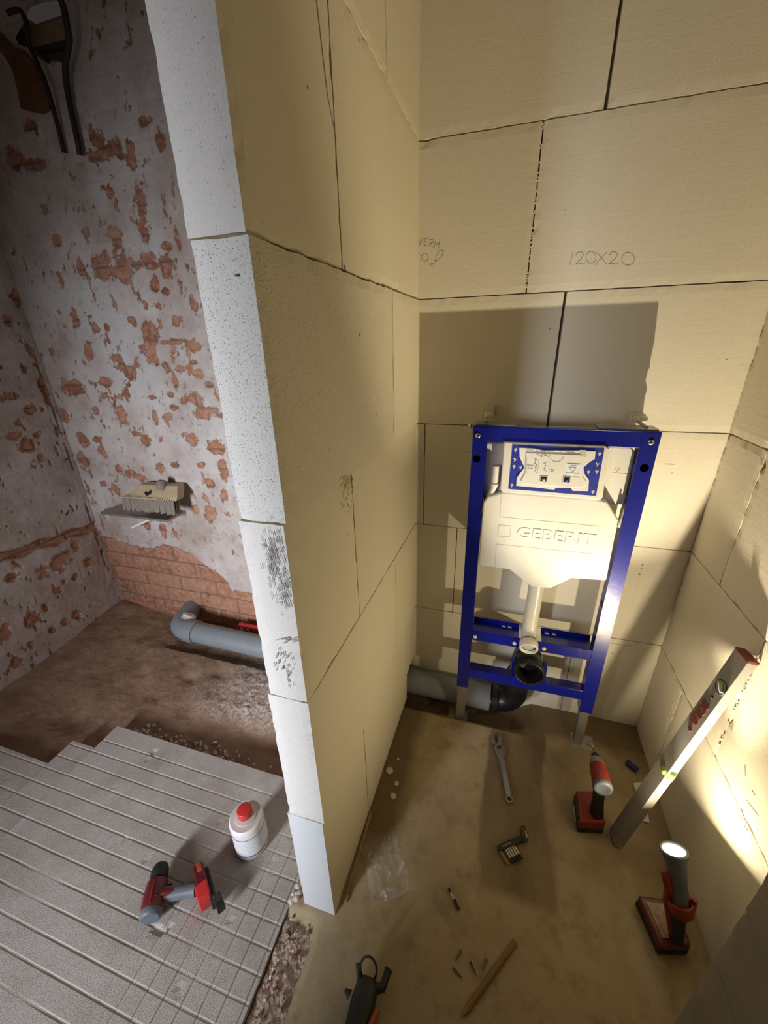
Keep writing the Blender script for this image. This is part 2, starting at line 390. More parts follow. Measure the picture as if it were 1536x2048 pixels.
# back wall of the niche
mb = MB(); mb.bb(-.42, .70, YB+.012, YB+.085, -.06, 2.68, 'joint')
splits = [[-.33, .34, .72], [-.33, -.145, .455, .72], [-.33, -.278, .30, .72], [-.33, .131, .72], [-.33, .021, .72], [-.33, .165, .72], [-.33, -.10, .72]]
for c in range(7):
    sp = splits[c]
    for a, b in zip(sp[:-1], sp[1:]):
        ga = .0032 if (c in (3, 5) and a > 0) else G; gb = .0032 if (c in (3, 5) and b < .5) else G
        block(mb, a+ga, b-gb, YB, YB+.10, (ZC[c]+G) if c else -.06, ZC[c+1]-G, 'aac')
fr = lambda: YB-.0003
strokes(mb, [[(1146, 503), (1140, 530)], [(1151, 511), (1156, 505), (1164, 504), (1167, 509), (1163, 517), (1151, 529), (1171, 526)],
    ell(1182, 515, 10, 12), [(1193, 505), (1203, 516), (1213, 528)], [(1214, 504), (1203, 516), (1190, 530)],
    [(1218, 511), (1224, 504), (1231, 504), (1235, 509), (1231, 517), (1218, 528), (1239, 526)], ell(1256, 518, 13, 13),
    [(838, 478), (840, 490), (846, 476)], [(857, 478), (850, 477), (848, 490), (855, 492)], [(849, 484), (855, 485)],
    [(859, 493), (861, 479), (867, 480), (866, 486), (861, 487), (866, 494)], [(869, 496), (871, 483), (874, 490), (879, 484), (877, 499)],
    ell(850, 515, 7, 8), [(870, 524), (872, 514), (877, 504), (884, 500), (888, 503), (885, 510), (878, 518), (870, 524)], ell(865, 530, 3.4, 3.2, 8)],
    1, YB, (0, -1, 0), .0009, 'graphite')
strokes(mb, [[(929, 905), (946, 905.5)], [(1330, 928), (1349, 929)], [(1196, 1283), (1262, 1292)], [(1222, 1306), (1230, 1308)]], 1, YB, (0, -1, 0), .0014, 'graphite')
for px, py, r in ((1100, 658, .002), (1335, 838, .0016), (1344, 946, .002), (1285, 1130, .003), (1283, 1137, .002), (1279, 1149, .003), (1453, 720, .002), (1130, 420, .0015)):
    mb.lathe(P(px, py, 1, YB-.0004), (0, 1, 0), [(0, 0), (r, 0), (r, .001)], 'graphite', 7)
for k in range(46):     # beads of adhesive squeezed out along one vertical joint
    z = 1.215 + .395*random.random() if k < 8 else 1.62 + .38*random.random()
    x = .021
    if z < 1.61: continue
    mb.lathe((x+random.uniform(-.002, .002), YB-.0008, z), (0, 1, 0), [(0, 0), (random.uniform(.001, .0022), .0004), (.0026, .002)], 'glue', 7)
mb.build('wall_back', kind='structure')
# partition with its sawn end
def wl(p): return [p[0] + (.020*(p[1]-.51)/.9), p[1], p[2]]
mb = MB()
ends = [(-.4300, -.3340), (-.4235, -.3290), (-.4170, -.3300), (-.4120, -.3245), (-.4165, -.3285), (-.4175, -.3287), (-.4185, -.3287)]
ysp = [[.510, .79, 1.295], [.510, 1.13, 1.515], [.509, .80, 1.515], [.5085, 1.12, 1.515], [.510, .81, 1.515], [.510, 1.112, 1.515], [.510, .80, 1.515]]
for c in range(7):
    x0, x1 = ends[c]
    for n_, (a, b) in enumerate(zip(ysp[c][:-1], ysp[c][1:])):
        gb = .0022 if (c == 4 and n_ == 0) else G
        mt = 'aac_porous' if c == 3 and n_ == 0 else 'aac_warm'
        em = 'porous_end' if c == 3 else ('aac_pale' if c == 0 else 'aac_end')
        if c == 0:
            block(mb, x0, x1, a+G, b-gb, 0.0, ZC[1]-G, mt, face_mats={'y': 'aac_pale'}, warp=wl)
        else:
            block(mb, x0, x1, a+G, b-gb, ZC[c]+G, ZC[c+1]-G, mt, jag=.0018 if n_ == 0 else .001, face_mats={'y': em if n_ == 0 else mt}, warp=wl)
block(mb, -.4335, -.3345, 1.296, 1.515, .135, ZC[1]-G, 'aac_warm', warp=wl)
mb.bb(-.415, -.342, .525, 1.29, .01, .42, 'joint'); mb.bb(-.412, -.342, .525, 1.41, .42, 2.68, 'joint')
# soot smears on the sawn end face
yf = .5055
def smear(cx, cy, rx, ry, n, ang=0.0, l=6, w=.0011):
    for _ in range(n):
        x = random.gauss(cx, rx); y = random.gauss(cy, ry); d = random.uniform(.4, 1)*l
        mb.ribbon([P(x, y, 1, yf), P(x+d*math.cos(ang), y+d*math.sin(ang), 1, yf)], w*random.uniform(.4, 1.2), (0, -1, 0), 'smudge')
yf = .5072
smear(545, 1110, 9, 28, 110, 1.3, 16, .0007); smear(568, 1170, 7, 24, 90, 1.2, 12, .0007); smear(556, 1130, 13, 40, 70, 1.3, 8, .0005); smear(578, 1278, 7, 3, 12, 2.9, 14, .002); smear(562, 1310, 9, 12, 26, 1.9, 9); smear(575, 1345, 7, 20, 22, 1.3, 8)
mb.lathe(P(470, 550, 1, .504), (0, 1, 0), [(0, 0), (.0018, 0), (.002, .002)], 'smudge', 8)
mb.lathe(P(381, 9, 1, .511), (0, 1, 0), [(0, 0), (.002, 0), (.002, .002)], 'smudge', 8)
# pencil scribbles and moss on the side face
def L(px, py): p = P(px, py, 0, -.3235); return (px, py)
def sidepts(pts): 
    out = []
    for x, y in pts:
        p = P(x, y, 0, -.325)
        for _ in range(4):
            cc = max(i for i in range(7) if ZC[i] <= max(p.z, 0)+1e-6); p = P(x, y, 0, ends[cc][1] + .020*(p.y-.51)/.9 + .0006)
        out.append(p)
    return out
mb.ribbon(sidepts([(633, 0), (643, 90), (655, 190), (672, 275)]), .0016, (1, 0, 0), 'graphite')
for px, py, r in ((718, 82, .002), (616, 176, .002), (720, 670, .003), (752, 828, .003), (728, 80, .001), (690, 535, .003), (692, 541, .002)):
    mb.lathe(sidepts([(px, py)])[0], (1, 0, 0), [(0, .0006), (r, .0004), (r*1.1, -.002)], 'graphite', 8)
for _ in range(110):
    x = random.gauss(694, 7); y = 950 + abs(random.gauss(0, 30)); q = sidepts([(x, y), (x+random.uniform(-2, 2), y+random.uniform(2, 6))])
    mb.ribbon(q, random.uniform(.0005, .0011), (1, 0, 0), 'moss')
mb.build('wall_partition', kind='structure')
# right wall of the niche
mb = MB(); mb.bb(XR+.012, XR+.085, .30, 1.45, -.06, 2.68, 'joint')
ysp = [[.30, .66, 1.2, YB], [.30, .965, YB], [.30, 1.205, YB], [.30, .95, YB], [.30, 1.205, YB], [.3, .9, YB], [.3, 1.2, YB]]
for c in range(7):
    for a, b in zip(ysp[c][:-1], ysp[c][1:]):
        block(mb, XR, XR+.10, a+G, b-G*(2.4 if b == YB else 1), (ZC[c]+G*1.6) if c else -.06, ZC[c+1]-G, 'aac', jag=.0026)
for _ in range(26):      # adhesive left in the joint
    z = random.uniform(.45, .80); mb.lathe((XR-.0006, .965+random.uniform(-.003, .003), z), (-1, 0, 0), [(.0035, -.001), (.002, .0008), (0, .0012)], 'glue', 7)
for (px, py), (qx, qy) in (((1490, 1530), (1491, 1552)), ((1493, 1600), (1517, 1632)), ((1482, 1618), (1490, 1640)), ((1487, 1650), (1496, 1662)), ((1510, 1590), (1504, 1580)), ((1443, 1470), (1447, 1477))):
    mb.ribbon([P(px, py, 0, XR), P(qx, qy, 0, XR)], .002, (-1, 0, 0), 'smudge')
mb.build('wall_right', kind='structure')
# wall stub at the right side of the opening
mb = MB()
for c in range(7):
    block(mb, .459, .75, -.60, .509, (ZC[c]+.0001) if c else -.06, ZC[c+1]-.0001, 'grey_render', step=.015, jag=.0012)
mb.build('wall_front', kind='structure')

# unseen wall added behind the camera to keep daylight out of the niche
mb = MB(); mb.bb(-.75, .95, -.75, -.62, -.06, 2.68, 'grey_render'); mb.build('wall_daylight_block', kind='structure')

# ------------------------------------------------------------------ old brick walls of the left room
BW, LW = 1.515, -2.22
rear_blobs = [(228,471,13,26),(280,404,8,30),(284,456,10,30),(202,534,13,25),(241,542,17,28),(298,512,16,8),(312,528,30,12),(330,540,8,18),(334,492,14,8),(308,568,8,14),(330,583,6,8),
 (302,668,13,22),(297,705,13,20),(350,683,28,6),(380,690,20,10),(237,724,9,20),(256,742,12,14),(388,690,10,14),(193,278,13,20),(290,241,14,9),(208,304,28,14),(260,312,8,30),(238,300,6,24),(320,280,8,20),(165,540,6,18),(386,608,7,16),
 (190,655,6,12),(212,654,5,8),(360,738,8,6),(388,725,5,5),(143,776,22,16),(208,764,12,10),(242,831,10,18),(309,835,5,14),(333,833,8,9),(392,800,12,14),(412,825,28,12),(383,879,11,10),
 (432,897,15,14),(446,938,8,20),(403,930,7,6),(418,967,9,9),(446,992,7,12),(421,1028,10,17),(391,1018,6,8),(321,936,8,10),(262,948,12,8),(281,955,8,8),(163,879,9,14),(165,922,8,18),(121,831,14,12),
 (258,748,12,14),(250,785,5,18),(351,765,5,14),(340,790,8,5),(195,880,8,6),(270,868,10,5),(205,905,5,14),(290,880,8,12),(218,1025,5,8),(230,975,6,10),(295,1052,5,7),(325,1060,5,12),(30,320,14,22),(66,330,18,14),(60,250,12,10),(350,930,8,6),(410,995,6,8),
 (300,795,14,4),(345,815,10,5),(420,770,10,6),(395,745,8,6),(365,800,6,10),(190,820,5,9),(175,700,6,20),(150,640,5,18),(120,560,5,16),(265,640,8,7),(290,610,5,10),(230,610,6,6),(350,640,6,10),(330,735,7,12),(370,870,6,6),(300,1000,6,6),(115,480,8,12),(170,460,6,16),(90,420,7,12),(220,385,6,10)]
left_blobs = [(60,819,12,9),(55,890,18,14),(30,873,12,8),(83,914,7,8),(20,793,22,8),(121,1123,18,14),(178,1122,10,9),(85,1146,14,12),(26,1154,14,8),(137,1105,10,8),(153,1230,9,9),(65,1240,16,10),(10,1262,12,14),(130,1245,7,7),
 (105,1260,9,5),(87,772,7,16),(95,800,5,10),(40,845,10,6),(75,870,8,6),(150,1090,8,12),(40,1100,4,4),(120,1180,6,6),(90,1215,6,10),(150,1155,6,5),(30,1325,14,6),(70,1340,10,6),(60,1290,8,5),(15,640,6,14),(35,600,5,16),(60,700,5,14),(50,740,7,9),(28,530,8,14),(14,480,6,14)]
def brick_fields(U, Z, blobs, ax, val, seed):
    """exposed-brick mask, mortar lines and brick tone over wall coordinates (U along, Z up)"""
    wu = U + .006*(vnoise(U, Z, seed+5, 3, 9)-.5); wz = Z + .006*(vnoise(U, Z, seed+6, 3, 9)-.5)
    CH, BL = .095, .245
    row = np.floor(wz/CH); fz = wz/CH-row; sh = np.where(row % 2 == 0, 0, .5); bu = wu/BL+sh; col = np.floor(bu); fu = bu-col
    dz = np.minimum(fz, 1-fz)*CH; du = np.minimum(fu, 1-fu)*BL
    mort = np.clip(1-(np.minimum(dz, du)-.002)/.003, 0, 1)
    h = np.sin(row*12.9898+col*78.233+seed)*43758.5453; var = h-np.floor(h)
    bare = .10 + .30*(vnoise(U, Z, seed, 4, 5)-.5) + .12*(vnoise(U, Z, seed+1, 3, 30)-.5)
    nz2 = vnoise(U*1.5, Z*.8, seed+20, 5, 24, .62); dens = vnoise(U, Z, seed+21, 3, 2.2)
    bare = np.maximum(bare, np.clip((nz2+.22*(dens-.5)-.635)/.07, 0, 1)*.62)
    amp = .45 + .95*vnoise(U, Z, seed+3, 4, 34, .65)
    for px, py, rx, ry in blobs:
        c = P(px, py, ax, val); ex = P(px+rx, py, ax, val); ez = P(px, py+ry, ax, val)
        ua = 0 if ax == 1 else 1
        su = abs(ex[ua]-c[ua])+abs(ez[ua]-c[ua])*.4+1e-4; sz = abs(ez[2]-c[2])+abs(ex[2]-c[2])*.4+1e-4
        d = np.sqrt(((U-c[ua])/su)**2+((Z-c[2])/sz)**2)
        bare = np.maximum(bare, np.clip(1.0-.50*d, 0, .80)*amp)
    return bare, mort, var
def brickmesh(name, us, zs, to3, blobs, ax, val, seed, extra, cut=None):
    U, Z = np.meshgrid(us, zs, indexing='ij'); bare, mort, var = brick_fields(U, Z, blobs, ax, val, seed); bare, extra_d = extra(U, Z, bare)
    ex = np.clip((bare-.45)/.15, 0, 1)
    dep = .010*(vnoise(U, Z, seed+9, 4, 4)-.5) + .004*(vnoise(U, Z, seed+2, 3, 40)-.5) + ex*(.006+.006*mort) + (1-ex)*.0015*mort + extra_d
    vt, fs, _, _ = grid(us, zs, lambda a, b: to3(a, b, dep))
    if cut is not None:
        n, m = U.shape; keep = []
        cm = cut(U, Z); cf = cm.reshape(-1)
        fs = [f for f in fs if not all(cf[i] for i in f)]
    mb = MB(); mb.add(vt, fs, 'brick', True)
    o = mb.build(name, kind='structure', attrs={'bare': bare, 'mortar': mort*ex, 'brickvar': var}); return o, mb
hole_c = [(30, 75), (62, 12), (130, -8), (134, 60), (130, 128), (95, 122), (62, 100), (38, 92)]
hole_poly = [(P(x, y, 1, BW).x, P(x, y, 1, BW).z) for x, y in hole_c]
def inpoly(U, Z, poly):
    r = np.zeros(U.shape, bool); n = len(poly)
    for i in range(n):
        (x1, y1), (x2, y2) = poly[i], poly[(i+1) % n]
        c = ((y1 > Z) != (y2 > Z)) & (U < (x2-x1)*(Z-y1)/((y2-y1) or 1e-9)+x1); r ^= c
    return r
def rear_extra(U, Z, bare):
    # bare courses near the ground, plaster tongue hanging down to the right
    top = .475 - .03*np.sin(U*9) + .05*(vnoise(U, Z, 3, 3, 12)-.5)
    top = np.where(U > -1.72, top - .20*np.clip((U+1.72)/.4, 0, 1), top)
    b = np.maximum(bare, np.clip(.5+(top-Z)/.04, 0, .85))
    wash = np.clip(1-np.sqrt(((U+1.36)/.035)**2+((Z-.27)/.05)**2), 0, 1); b = b - wash*.7
    d = np.clip((.08-Z)/.1, 0, 1)*-.02
    return b, d
us = np.linspace(LW-.02, -.33, 420); zs = np.linspace(-.16, 2.68, 640)
brickmesh('wall_rear', us, zs, lambda a, b, d: (a, BW+d, b), rear_blobs, 1, BW, 2, rear_extra, cut=lambda U, Z: inpoly(U, Z, hole_poly))
gA, gB = P(0, 1120, 0, LW), P(183, 1056, 0, LW)
def left_extra(U, Z, bare):
    zc = gA.z+(gB.z-gA.z)*(U-gA.y)/(gB.y-gA.y); g = np.clip(1.6-np.abs(Z-zc+.006*np.sin(U*40))/.022, 0, 1)
    b = np.maximum(bare, g*.9)
    cr = np.clip(1-np.abs(U-1.49)/.02, 0, 1)*(vnoise(U, Z, 8, 3, 10) > .5)*(Z < 1.5); b = np.maximum(b, cr*.62)
    return b, .018*g + np.clip((.12-Z)/.2, 0, 1)*-.05
us = np.linspace(-.55, 1.54, 400); zs = np.linspace(-.25, 2.68, 560)
brickmesh('wall_left', us, zs, lambda a, b, d: (LW-d, a, b), left_blobs, 0, LW, 11, left_extra)
# cavity behind the hole in the old wall, with its pale timber
mb = MB(); y0 = BW+.30
mb.bb(-2.05, -1.35, y0, y0+.02, 2.1, 2.75, 'ceil'); mb.bb(-2.06, -2.04, BW+.03, y0, 2.1, 2.75, 'ceil'); mb.bb(-1.36, -1.34, BW+.03, y0, 2.1, 2.75, 'ceil'); mb.bb(-2.05, -1.35, BW+.03, y0, 2.1, 2.12, 'ceil')
mb.build('wall_cavity', kind='structure')
a, b = P(25, 96, 1, BW+.075), P(140, 66, 1, BW+.075)
mb = MB(); d = (b-a).normalized(); R = Matrix((d, Vector((0, 1, 0)), d.cross(Vector((0, 1, 0))))).transposed()
mb.box((a+b)/2, ((b-a).length+.10, .05, .055), 'brushwood', R)
mb.build('timber_batten', bevel=.003, label='pale timber batten seen inside the hole at the top of the old brick wall', cat='timber')
mb = MB(); mb.bb(-2.4, .8, -1.4, 1.62, 2.68, 2.74, 'ceil'); mb.build('ceiling', kind='structure')
# rusty stained patch of board beside the hole
poly = [(-4, 62), (22, 92), (45, 98), (70, 130), (92, 180), (98, 218), (84, 226), (62, 222), (40, 216), (36, 190), (24, 140), (8, 112), (-6, 96)]
mb = MB(); mb.prism([P(x, y, 1, BW-.012) for x, y in poly], (0, .02, 0), 'amber')
mb.build('rusty_board', bevel=.002, label='rust-brown stained flat board stuck under the hole in the old wall', cat='board')
def cable(pts, r, ylist, name, label):
    ps = [P(x, y, 1, yy) for (x, y), yy in zip(pts, ylist)]
    out = []
    for i in range(len(ps)-1):
        p0 = ps[max(i-1, 0)]; p1 = ps[i]; p2 = ps[i+1]; p3 = ps[min(i+2, len(ps)-1)]
        for k in range(6):
            t = k/6; out.append(.5*((2*p1)+(p2-p0)*t+(2*p0-5*p1+4*p2-p3)*t*t+(3*p1-p0-3*p2+p3)*t**3))
    out.append(ps[-1]); mb = MB(); mb.tube(out, r, 'cable', 10); mb.build(name, label=label, cat='cable')
cable([(112, -14), (125, 8), (134, 50), (138, 84), (131, 130), (134, 175), (144, 230), (156, 285), (160, 310)], .010, [1.45, 1.46, 1.47, 1.48, 1.49, 1.495, 1.495, 1.495, 1.50], 'cable', 'thick dark cable running down the old wall from the ceiling, rightmost')
cable([(16, 26), (38, 20), (52, 44), (58, 88), (72, 120), (92, 168), (106, 215), (118, 262), (128, 305)], .0075, [1.46, 1.46, 1.46, 1.47, 1.48, 1.485, 1.49, 1.495, 1.50], 'cable', 'thinner dark cable hooking over the rust-brown board on the old wall')
cable([(72, 104), (84, 114), (98, 122)], .008, [1.47, 1.48, 1.50], 'cable_stub', 'short dark cable stub under the wall hole between two longer cables')
# chased grooves below the cables
for i, (poly, nm) in enumerate((([(100, 250), (118, 255), (122, 300), (134, 340), (128, 348), (118, 342), (114, 352), (108, 300)], 'a'), ([(140, 285), (158, 310), (152, 322), (154, 345), (160, 372), (146, 352), (138, 320)], 'b'))):
    pass

# ------------------------------------------------------------------ floors
def niche_floor(U, V):
    z = .004*(vnoise(U, V, 21, 4, 4)-.5)
    pit = np.clip((V-1.24)/.06, 0, 1)*np.clip((.22-U)/.08, 0, 1); z = z - .055*pit*(.8+.4*vnoise(U, V, 5, 3, 20))
    hump = np.exp(-(((U-.17)/.10)**2+((V-1.29)/.035)**2)); z = z + .006*hump*vnoise(U, V, 6, 3, 40)
    e = np.clip((-.36-U)/.05, 0, 1)*np.clip((.50-V)/.06, 0, 1); z = z - e*.035*(.4+vnoise(U, V, 7, 4, 14))
    return U, V, z
us = np.linspace(-.47, .66, 300); vs = np.linspace(-.65, 1.43, 460)
vt, fs, U, V = grid(us, vs, niche_floor)
def soft(d, w): return np.clip(.5-d/w, 0, 1)
wob = .03*(vnoise(U, V, 12, 4, 7)-.5)
st = np.zeros(U.shape)
s1 = soft(np.abs(U-.165+wob-.02*np.sin(V*5))-.105, .012)*soft(.69-V+wob, .03)*.66          # wide damp smear in the middle
s1 *= .55+.9*(vnoise(U*3, V*.8, 13, 3, 6))
s2 = soft(U+.225+wob, .05)*soft(.70-V+wob, .1)*.85                                            # brown band along the partition
s3 = soft(np.abs(U-.232+wob)-.03, .02)*soft(np.abs(V-.79)-.10, .03)*.35
s4 = soft(np.abs(V-.74+wob)-.10, .05)*soft(np.abs(U+.05)-.12, .1)*.0
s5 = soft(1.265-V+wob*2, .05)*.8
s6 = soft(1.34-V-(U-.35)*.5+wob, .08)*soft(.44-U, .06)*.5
s7 = np.clip((vnoise(U, V, 14, 4, 2.6)-.52)*2.2, 0, .5)
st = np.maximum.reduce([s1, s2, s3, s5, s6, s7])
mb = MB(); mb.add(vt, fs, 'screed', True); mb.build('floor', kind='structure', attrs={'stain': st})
def sand(U, V):
    z = -.045 + .03*(vnoise(U, V, 31, 5, 3)-.5) + .022*(vnoise(U, V, 32, 5, 14)-.5)
    z = z + .035*np.clip((V-1.0)/.4, 0, 1) + .05*np.clip((-1.9-U)/.3, 0, 1)
    z = z - .035*np.exp(-((V-.93)/.07)**2)*np.clip((U+1.2)/.4, 0, 1)                # trench in front of the boards
    z = z + .02*np.exp(-(((U+.85)/.4)**2+((V-1.12)/.13)**2)) - .03*np.exp(-(((U+1.75)/.15)**2+((V-.83)/.08)**2))
    pl_ = np.clip((U+1.35)/.35, 0, 1)*np.clip((V-.97)/.08, 0, 1); z = z + pl_*.016*(vnoise(U, V, 33, 4, 45)-.5)
    z = z - .03*np.clip((V-1.28)/.03, 0, 1)*np.clip((U+1.72)/.08, 0, 1)
    for cx, cy in ((-1.27, 1.22), (-1.39, 1.15)): z = z - .02*np.exp(-(((U-cx)/.045)**2+((V-cy)/.035)**2))
    z = np.where(V < .80, np.minimum(z, -.085), z) if False else z
    inb = np.clip((.80-V)/.03, 0, 1)*np.clip((U+1.50)/.05, 0, 1); inb2 = np.clip((.52-V)/.03, 0, 1)*np.clip((U+2.1)/.05, 0, 1)
    z = z*(1-np.maximum(inb, inb2)) - .10*np.maximum(inb, inb2)
    return U, V, z
us = np.linspace(-2.28, -.40, 420); vs = np.linspace(-.6, 1.56, 460)
vt, fs, U, V = grid(us, vs, sand)
pale = np.clip((U+1.35+.3*(vnoise(U, V, 41, 4, 4)-.5))/.35, 0, 1)*np.clip((V-.97+.06*(vnoise(U, V, 42, 4, 8)-.5))/.08, 0, 1)
mb = MB(); mb.add(vt, fs, 'sand', True); mb.build('floor_left', kind='structure', attrs={'stain': pale})

# ------------------------------------------------------------------ insulation boards
def board(x0, x1, y0, y1, ztop, label, gy, gx, name='insulation_board', poly=None, seed=0):
    def lines(a, b, gs, step):
        L_ = list(np.arange(a, b, step)) + [b]
        for g in gs:
            if a+.006 < g < b-.006: L_ = [q for q in L_ if abs(q-g) > .006] + [g-.004, g-.0016, g+.0016, g+.004]
        return np.array(sorted(L_))
    xs = lines(x0, x1, gx, .012); ys = lines(y0, y1, gy, .012)
    def f(U, V):
        z = ztop + .0012*(vnoise(U, V, 51+seed, 3, 7)-.5)*2
        for g in gy: z = z - .0019*(np.abs(V-g) < .0018)*np.clip(vnoise(U, V, 52, 3, 5)*2.6-.35, 0, 1)
        for g in gx:
            w = np.clip((U+.80+.2*(vnoise(U, V, 5, 2, 6)))/.25, .0, 1)
            z = z - .0024*(np.abs(U-g) < .0018)*w*np.clip(vnoise(U, V, 53, 3, 5)*2.6-.3, 0, 1)
        pits = vnoise(U, V, 60+seed, 2, 26); z = z - .006*np.clip((pits-.86)/.08, 0, 1)
        return U, V, z
    vt, fs, U, V = grid(xs, ys, f)
    n, m = len(xs), len(ys)
    ji = .0035*(vnoise(U, V, 71, 3, 30)-.5)
    vt = np.array(vt).reshape(n, m, 3); vt[0, :, 0] += ji[0]; vt[-1, :, 0] += ji[-1]; vt[:, -1, 1] += ji[:, -1]; vt[:, 0, 1] += ji[:, 0]
    top = vt.reshape(-1, 3).tolist(); mb = MB(); mb.add(top, fs, 'eps')
    idx = np.arange(n*m).reshape(n, m); rim = list(idx[:, 0]) + list(idx[-1, 1:]) + list(idx[::-1, -1][1:]) + list(idx[0, ::-1][1:-1])
    bv = [(top[i][0], top[i][1], -.098) for i in rim]; k = len(mb.v); mb.v += bv
    for j in range(len(rim)):
        j2 = (j+1) % len(rim); mb.f.append([int(rim[j]), k+j, k+j2, int(rim[j2])]); mb.m.append(0); mb.sm.append(False)
    mb.f.append([k+j for j in range(len(rim))]); mb.m.append(0); mb.sm.append(False)
    mb.build(name, label=label, cat='insulation board', group='dusty grooved insulation boards on the floor of the left room')
gy = [.80-.05*i for i in range(1, 30)]; gx = [-.48-.05*i for i in range(0, 30)]
board(-1.478, -.470, -.60, .818, -.001, 'largest grey grooved insulation board, under the bottle and red drill', gy, gx)
board(-1.60, -1.481, -.60, .715, -.004, 'narrow grey insulation board at the left edge of the largest board', gy, [], seed=1)
board(-2.10, -1.603, -.60, .615, -.006, 'grey insulation board furthest left, dark with brown dust', gy, [], seed=2)
# crumbled edge between boards and screed
def rub(U, V):
    z = -.012 + .030*(vnoise(U, V, 91, 5, 16, .62)-.5) + .008*(vnoise(U, V, 92, 3, 90)-.5)
    return U + .004*(vnoise(U, V, 93, 2, 40)-.5), V, np.where(V > .46, z-.012*np.clip((V-.46)/.03, 0, 1), z)
vt, fs, U, V = grid(np.linspace(-.4655, -.375, 60), np.linspace(-.58, .497, 420), rub)
mb = MB(); mb.add(vt, fs, 'rubble', False)
for _ in range(260):
    y = random.uniform(-.55, .48); x = random.uniform(-.455, -.385)
    r = random.uniform(.0015, .005) if random.random() < .93 else random.uniform(.005, .009)
    Rm = Euler((random.random()*3, random.random()*3, random.random()*3)).to_matrix(); base = Vector((x, y, -.006+r*.4))
    vs_ = [base + Rm @ Vector((sx*r*random.uniform(.5, 1), sy*r*random.uniform(.5, 1), sz*r*.6)) for sx in (-1, 1) for sy in (-1, 1) for sz in (-1, 1)]
    mb.add(vs_, [(0, 1, 3, 2), (4, 6, 7, 5), (0, 4, 5, 1), (2, 3, 7, 6), (0, 2, 6, 4), (1, 5, 7, 3)], 'chips' if random.random() < .3 else 'rubble')
mb.build('rubble', label='crumbled mortar and brick rubble between grooved boards and bare floor', cat='rubble', kind='stuff')
mb = MB()
for _ in range(170):
    x = random.uniform(-1.45, -.5); y = random.gauss(.845, .018) + (x+1.4)*0.0
    if x > -.9 and random.random() < .6: continue
    r = random.uniform(.002, .009)
    Rm = Euler((random.random()*3, random.random()*3, random.random()*3)).to_matrix(); base = Vector((x, max(.83, y), -.045+r*.3))
    vs_ = [base + Rm @ Vector((sx*r*random.uniform(.5, 1.3), sy*r*random.uniform(.5, 1), sz*r*.5)) for sx in (-1, 1) for sy in (-1, 1) for sz in (-1, 1)]
    mb.add(vs_, [(0, 1, 3, 2), (4, 6, 7, 5), (0, 4, 5, 1), (2, 3, 7, 6), (0, 2, 6, 4), (1, 5, 7, 3)], 'chips')
mb.build('crumbs', label='pale crumbs scattered along the far edge of the grooved boards', cat='crumbs', kind='stuff')

# ------------------------------------------------------------------ toilet installation frame
YF = 1.25
T = thing('toilet_frame', (.157, 1.29, 0), 'blue steel wall-hung toilet frame with cream cistern against the block wall', 'toilet frame')
def plate_hole(mb, x0, x1, z0, z1, y, holes, mat):
    """front plate in the XZ plane with round holes given as (x, z, r)"""
    holes = sorted(holes, key=lambda h: h[1]); z = z0
    for hx, hz, r in holes:
        h = r*1.5
        mb.add([(x0, y, z), (x1, y, z), (x1, y, hz-h), (x0, y, hz-h)], [(0, 1, 2, 3)], mat)
        n = 32; ci = []; sq = []
        for k in range(n):
            a = 2*math.pi*(k+.5)/n; c, s_ = math.cos(a), math.sin(a)
            tx = ((x1-hx) if c > 0 else (hx-x0))/max(abs(c), 1e-6); tz = h/max(abs(s_), 1e-6); t_ = min(tx, tz)
            ci.append((hx+r*c, y, hz+r*s_)); sq.append((hx+t_*c, y, hz+t_*s_))
        # snap nearest square points to the corners
        for cx_, cz_ in ((x0, hz-h), (x1, hz-h), (x0, hz+h), (x1, hz+h)):
            k = min(range(n), key=lambda i: (sq[i][0]-cx_)**2+(sq[i][2]-cz_)**2); sq[k] = (cx_, y, cz_)
        ci2 = [(p[0], y+.003, p[2]) for p in ci]
        mb.add(ci+sq+ci2, [(k, (k+1) % n, n+(k+1) % n, n+k) for k in range(n)] + [(k, 2*n+k, 2*n+(k+1) % n, (k+1) % n) for k in range(n)], mat)
        z = hz+h
    mb.add([(x0, y, z), (x1, y, z), (x1, y, z1), (x0, y, z1)], [(0, 1, 2, 3)], mat)
def post(x0, x1, inner, hx, slots):
    mb = MB(); z0, z1 = .180, 1.240
    plate_hole(mb, x0, x1, z0, z1, YF, [(hx, 1.140, .0115), (hx-.001*inner, 1.216, .0085)], 'blue')
    mb.bb(x0, x0+.003, YF+.0005, YF+.042, z0, z1, 'blue'); mb.bb(x1-.003, x1, YF+.0005, YF+.042, z0, z1, 'blue')
    mb.bb(x0+.003, x1-.003, YF+.039, YF+.042, z0, z1, 'blue')
    xi = x1 if inner > 0 else x0
    for zz, l in slots: mb.bb(xi-.0006, xi+.0006, YF+.012, YF+.030, zz-l/2, zz+l/2, 'hole')
    mb.ribbon([(hx-.008, YF, 1.118), (hx+.008, YF, 1.118)], .001, (0, -1, 0), 'hole')
    p = mb.build('post', T)
    b = MB(); b.lathe((hx-.001*inner, YF+.002, 1.214), (0, -1, 0), [(0, .006), (.0065, .006), (.0085, .004), (.0085, -.006)], 'chrome', 12)
    b.ribbon([(hx-.004, YF-.0042, 1.214), (hx+.004, YF-.0042, 1.214)], .0015, (0, -1, 0), 'hole'); b.ribbon([(hx, YF-.0042, 1.210), (hx, YF-.0042, 1.218)], .0015, (0, -1, 0), 'hole')
    b.build('bolt', p, label='bright steel bolt'); return p
post(-.0955, -.0505, 1, -.079, [(1.16, .02), (.98, .12), (.6, .02)])
post(.3640, .4090, -1, .387, [(1.16, .03), (1.08, .06), (.66, .02), (.50, .02)])
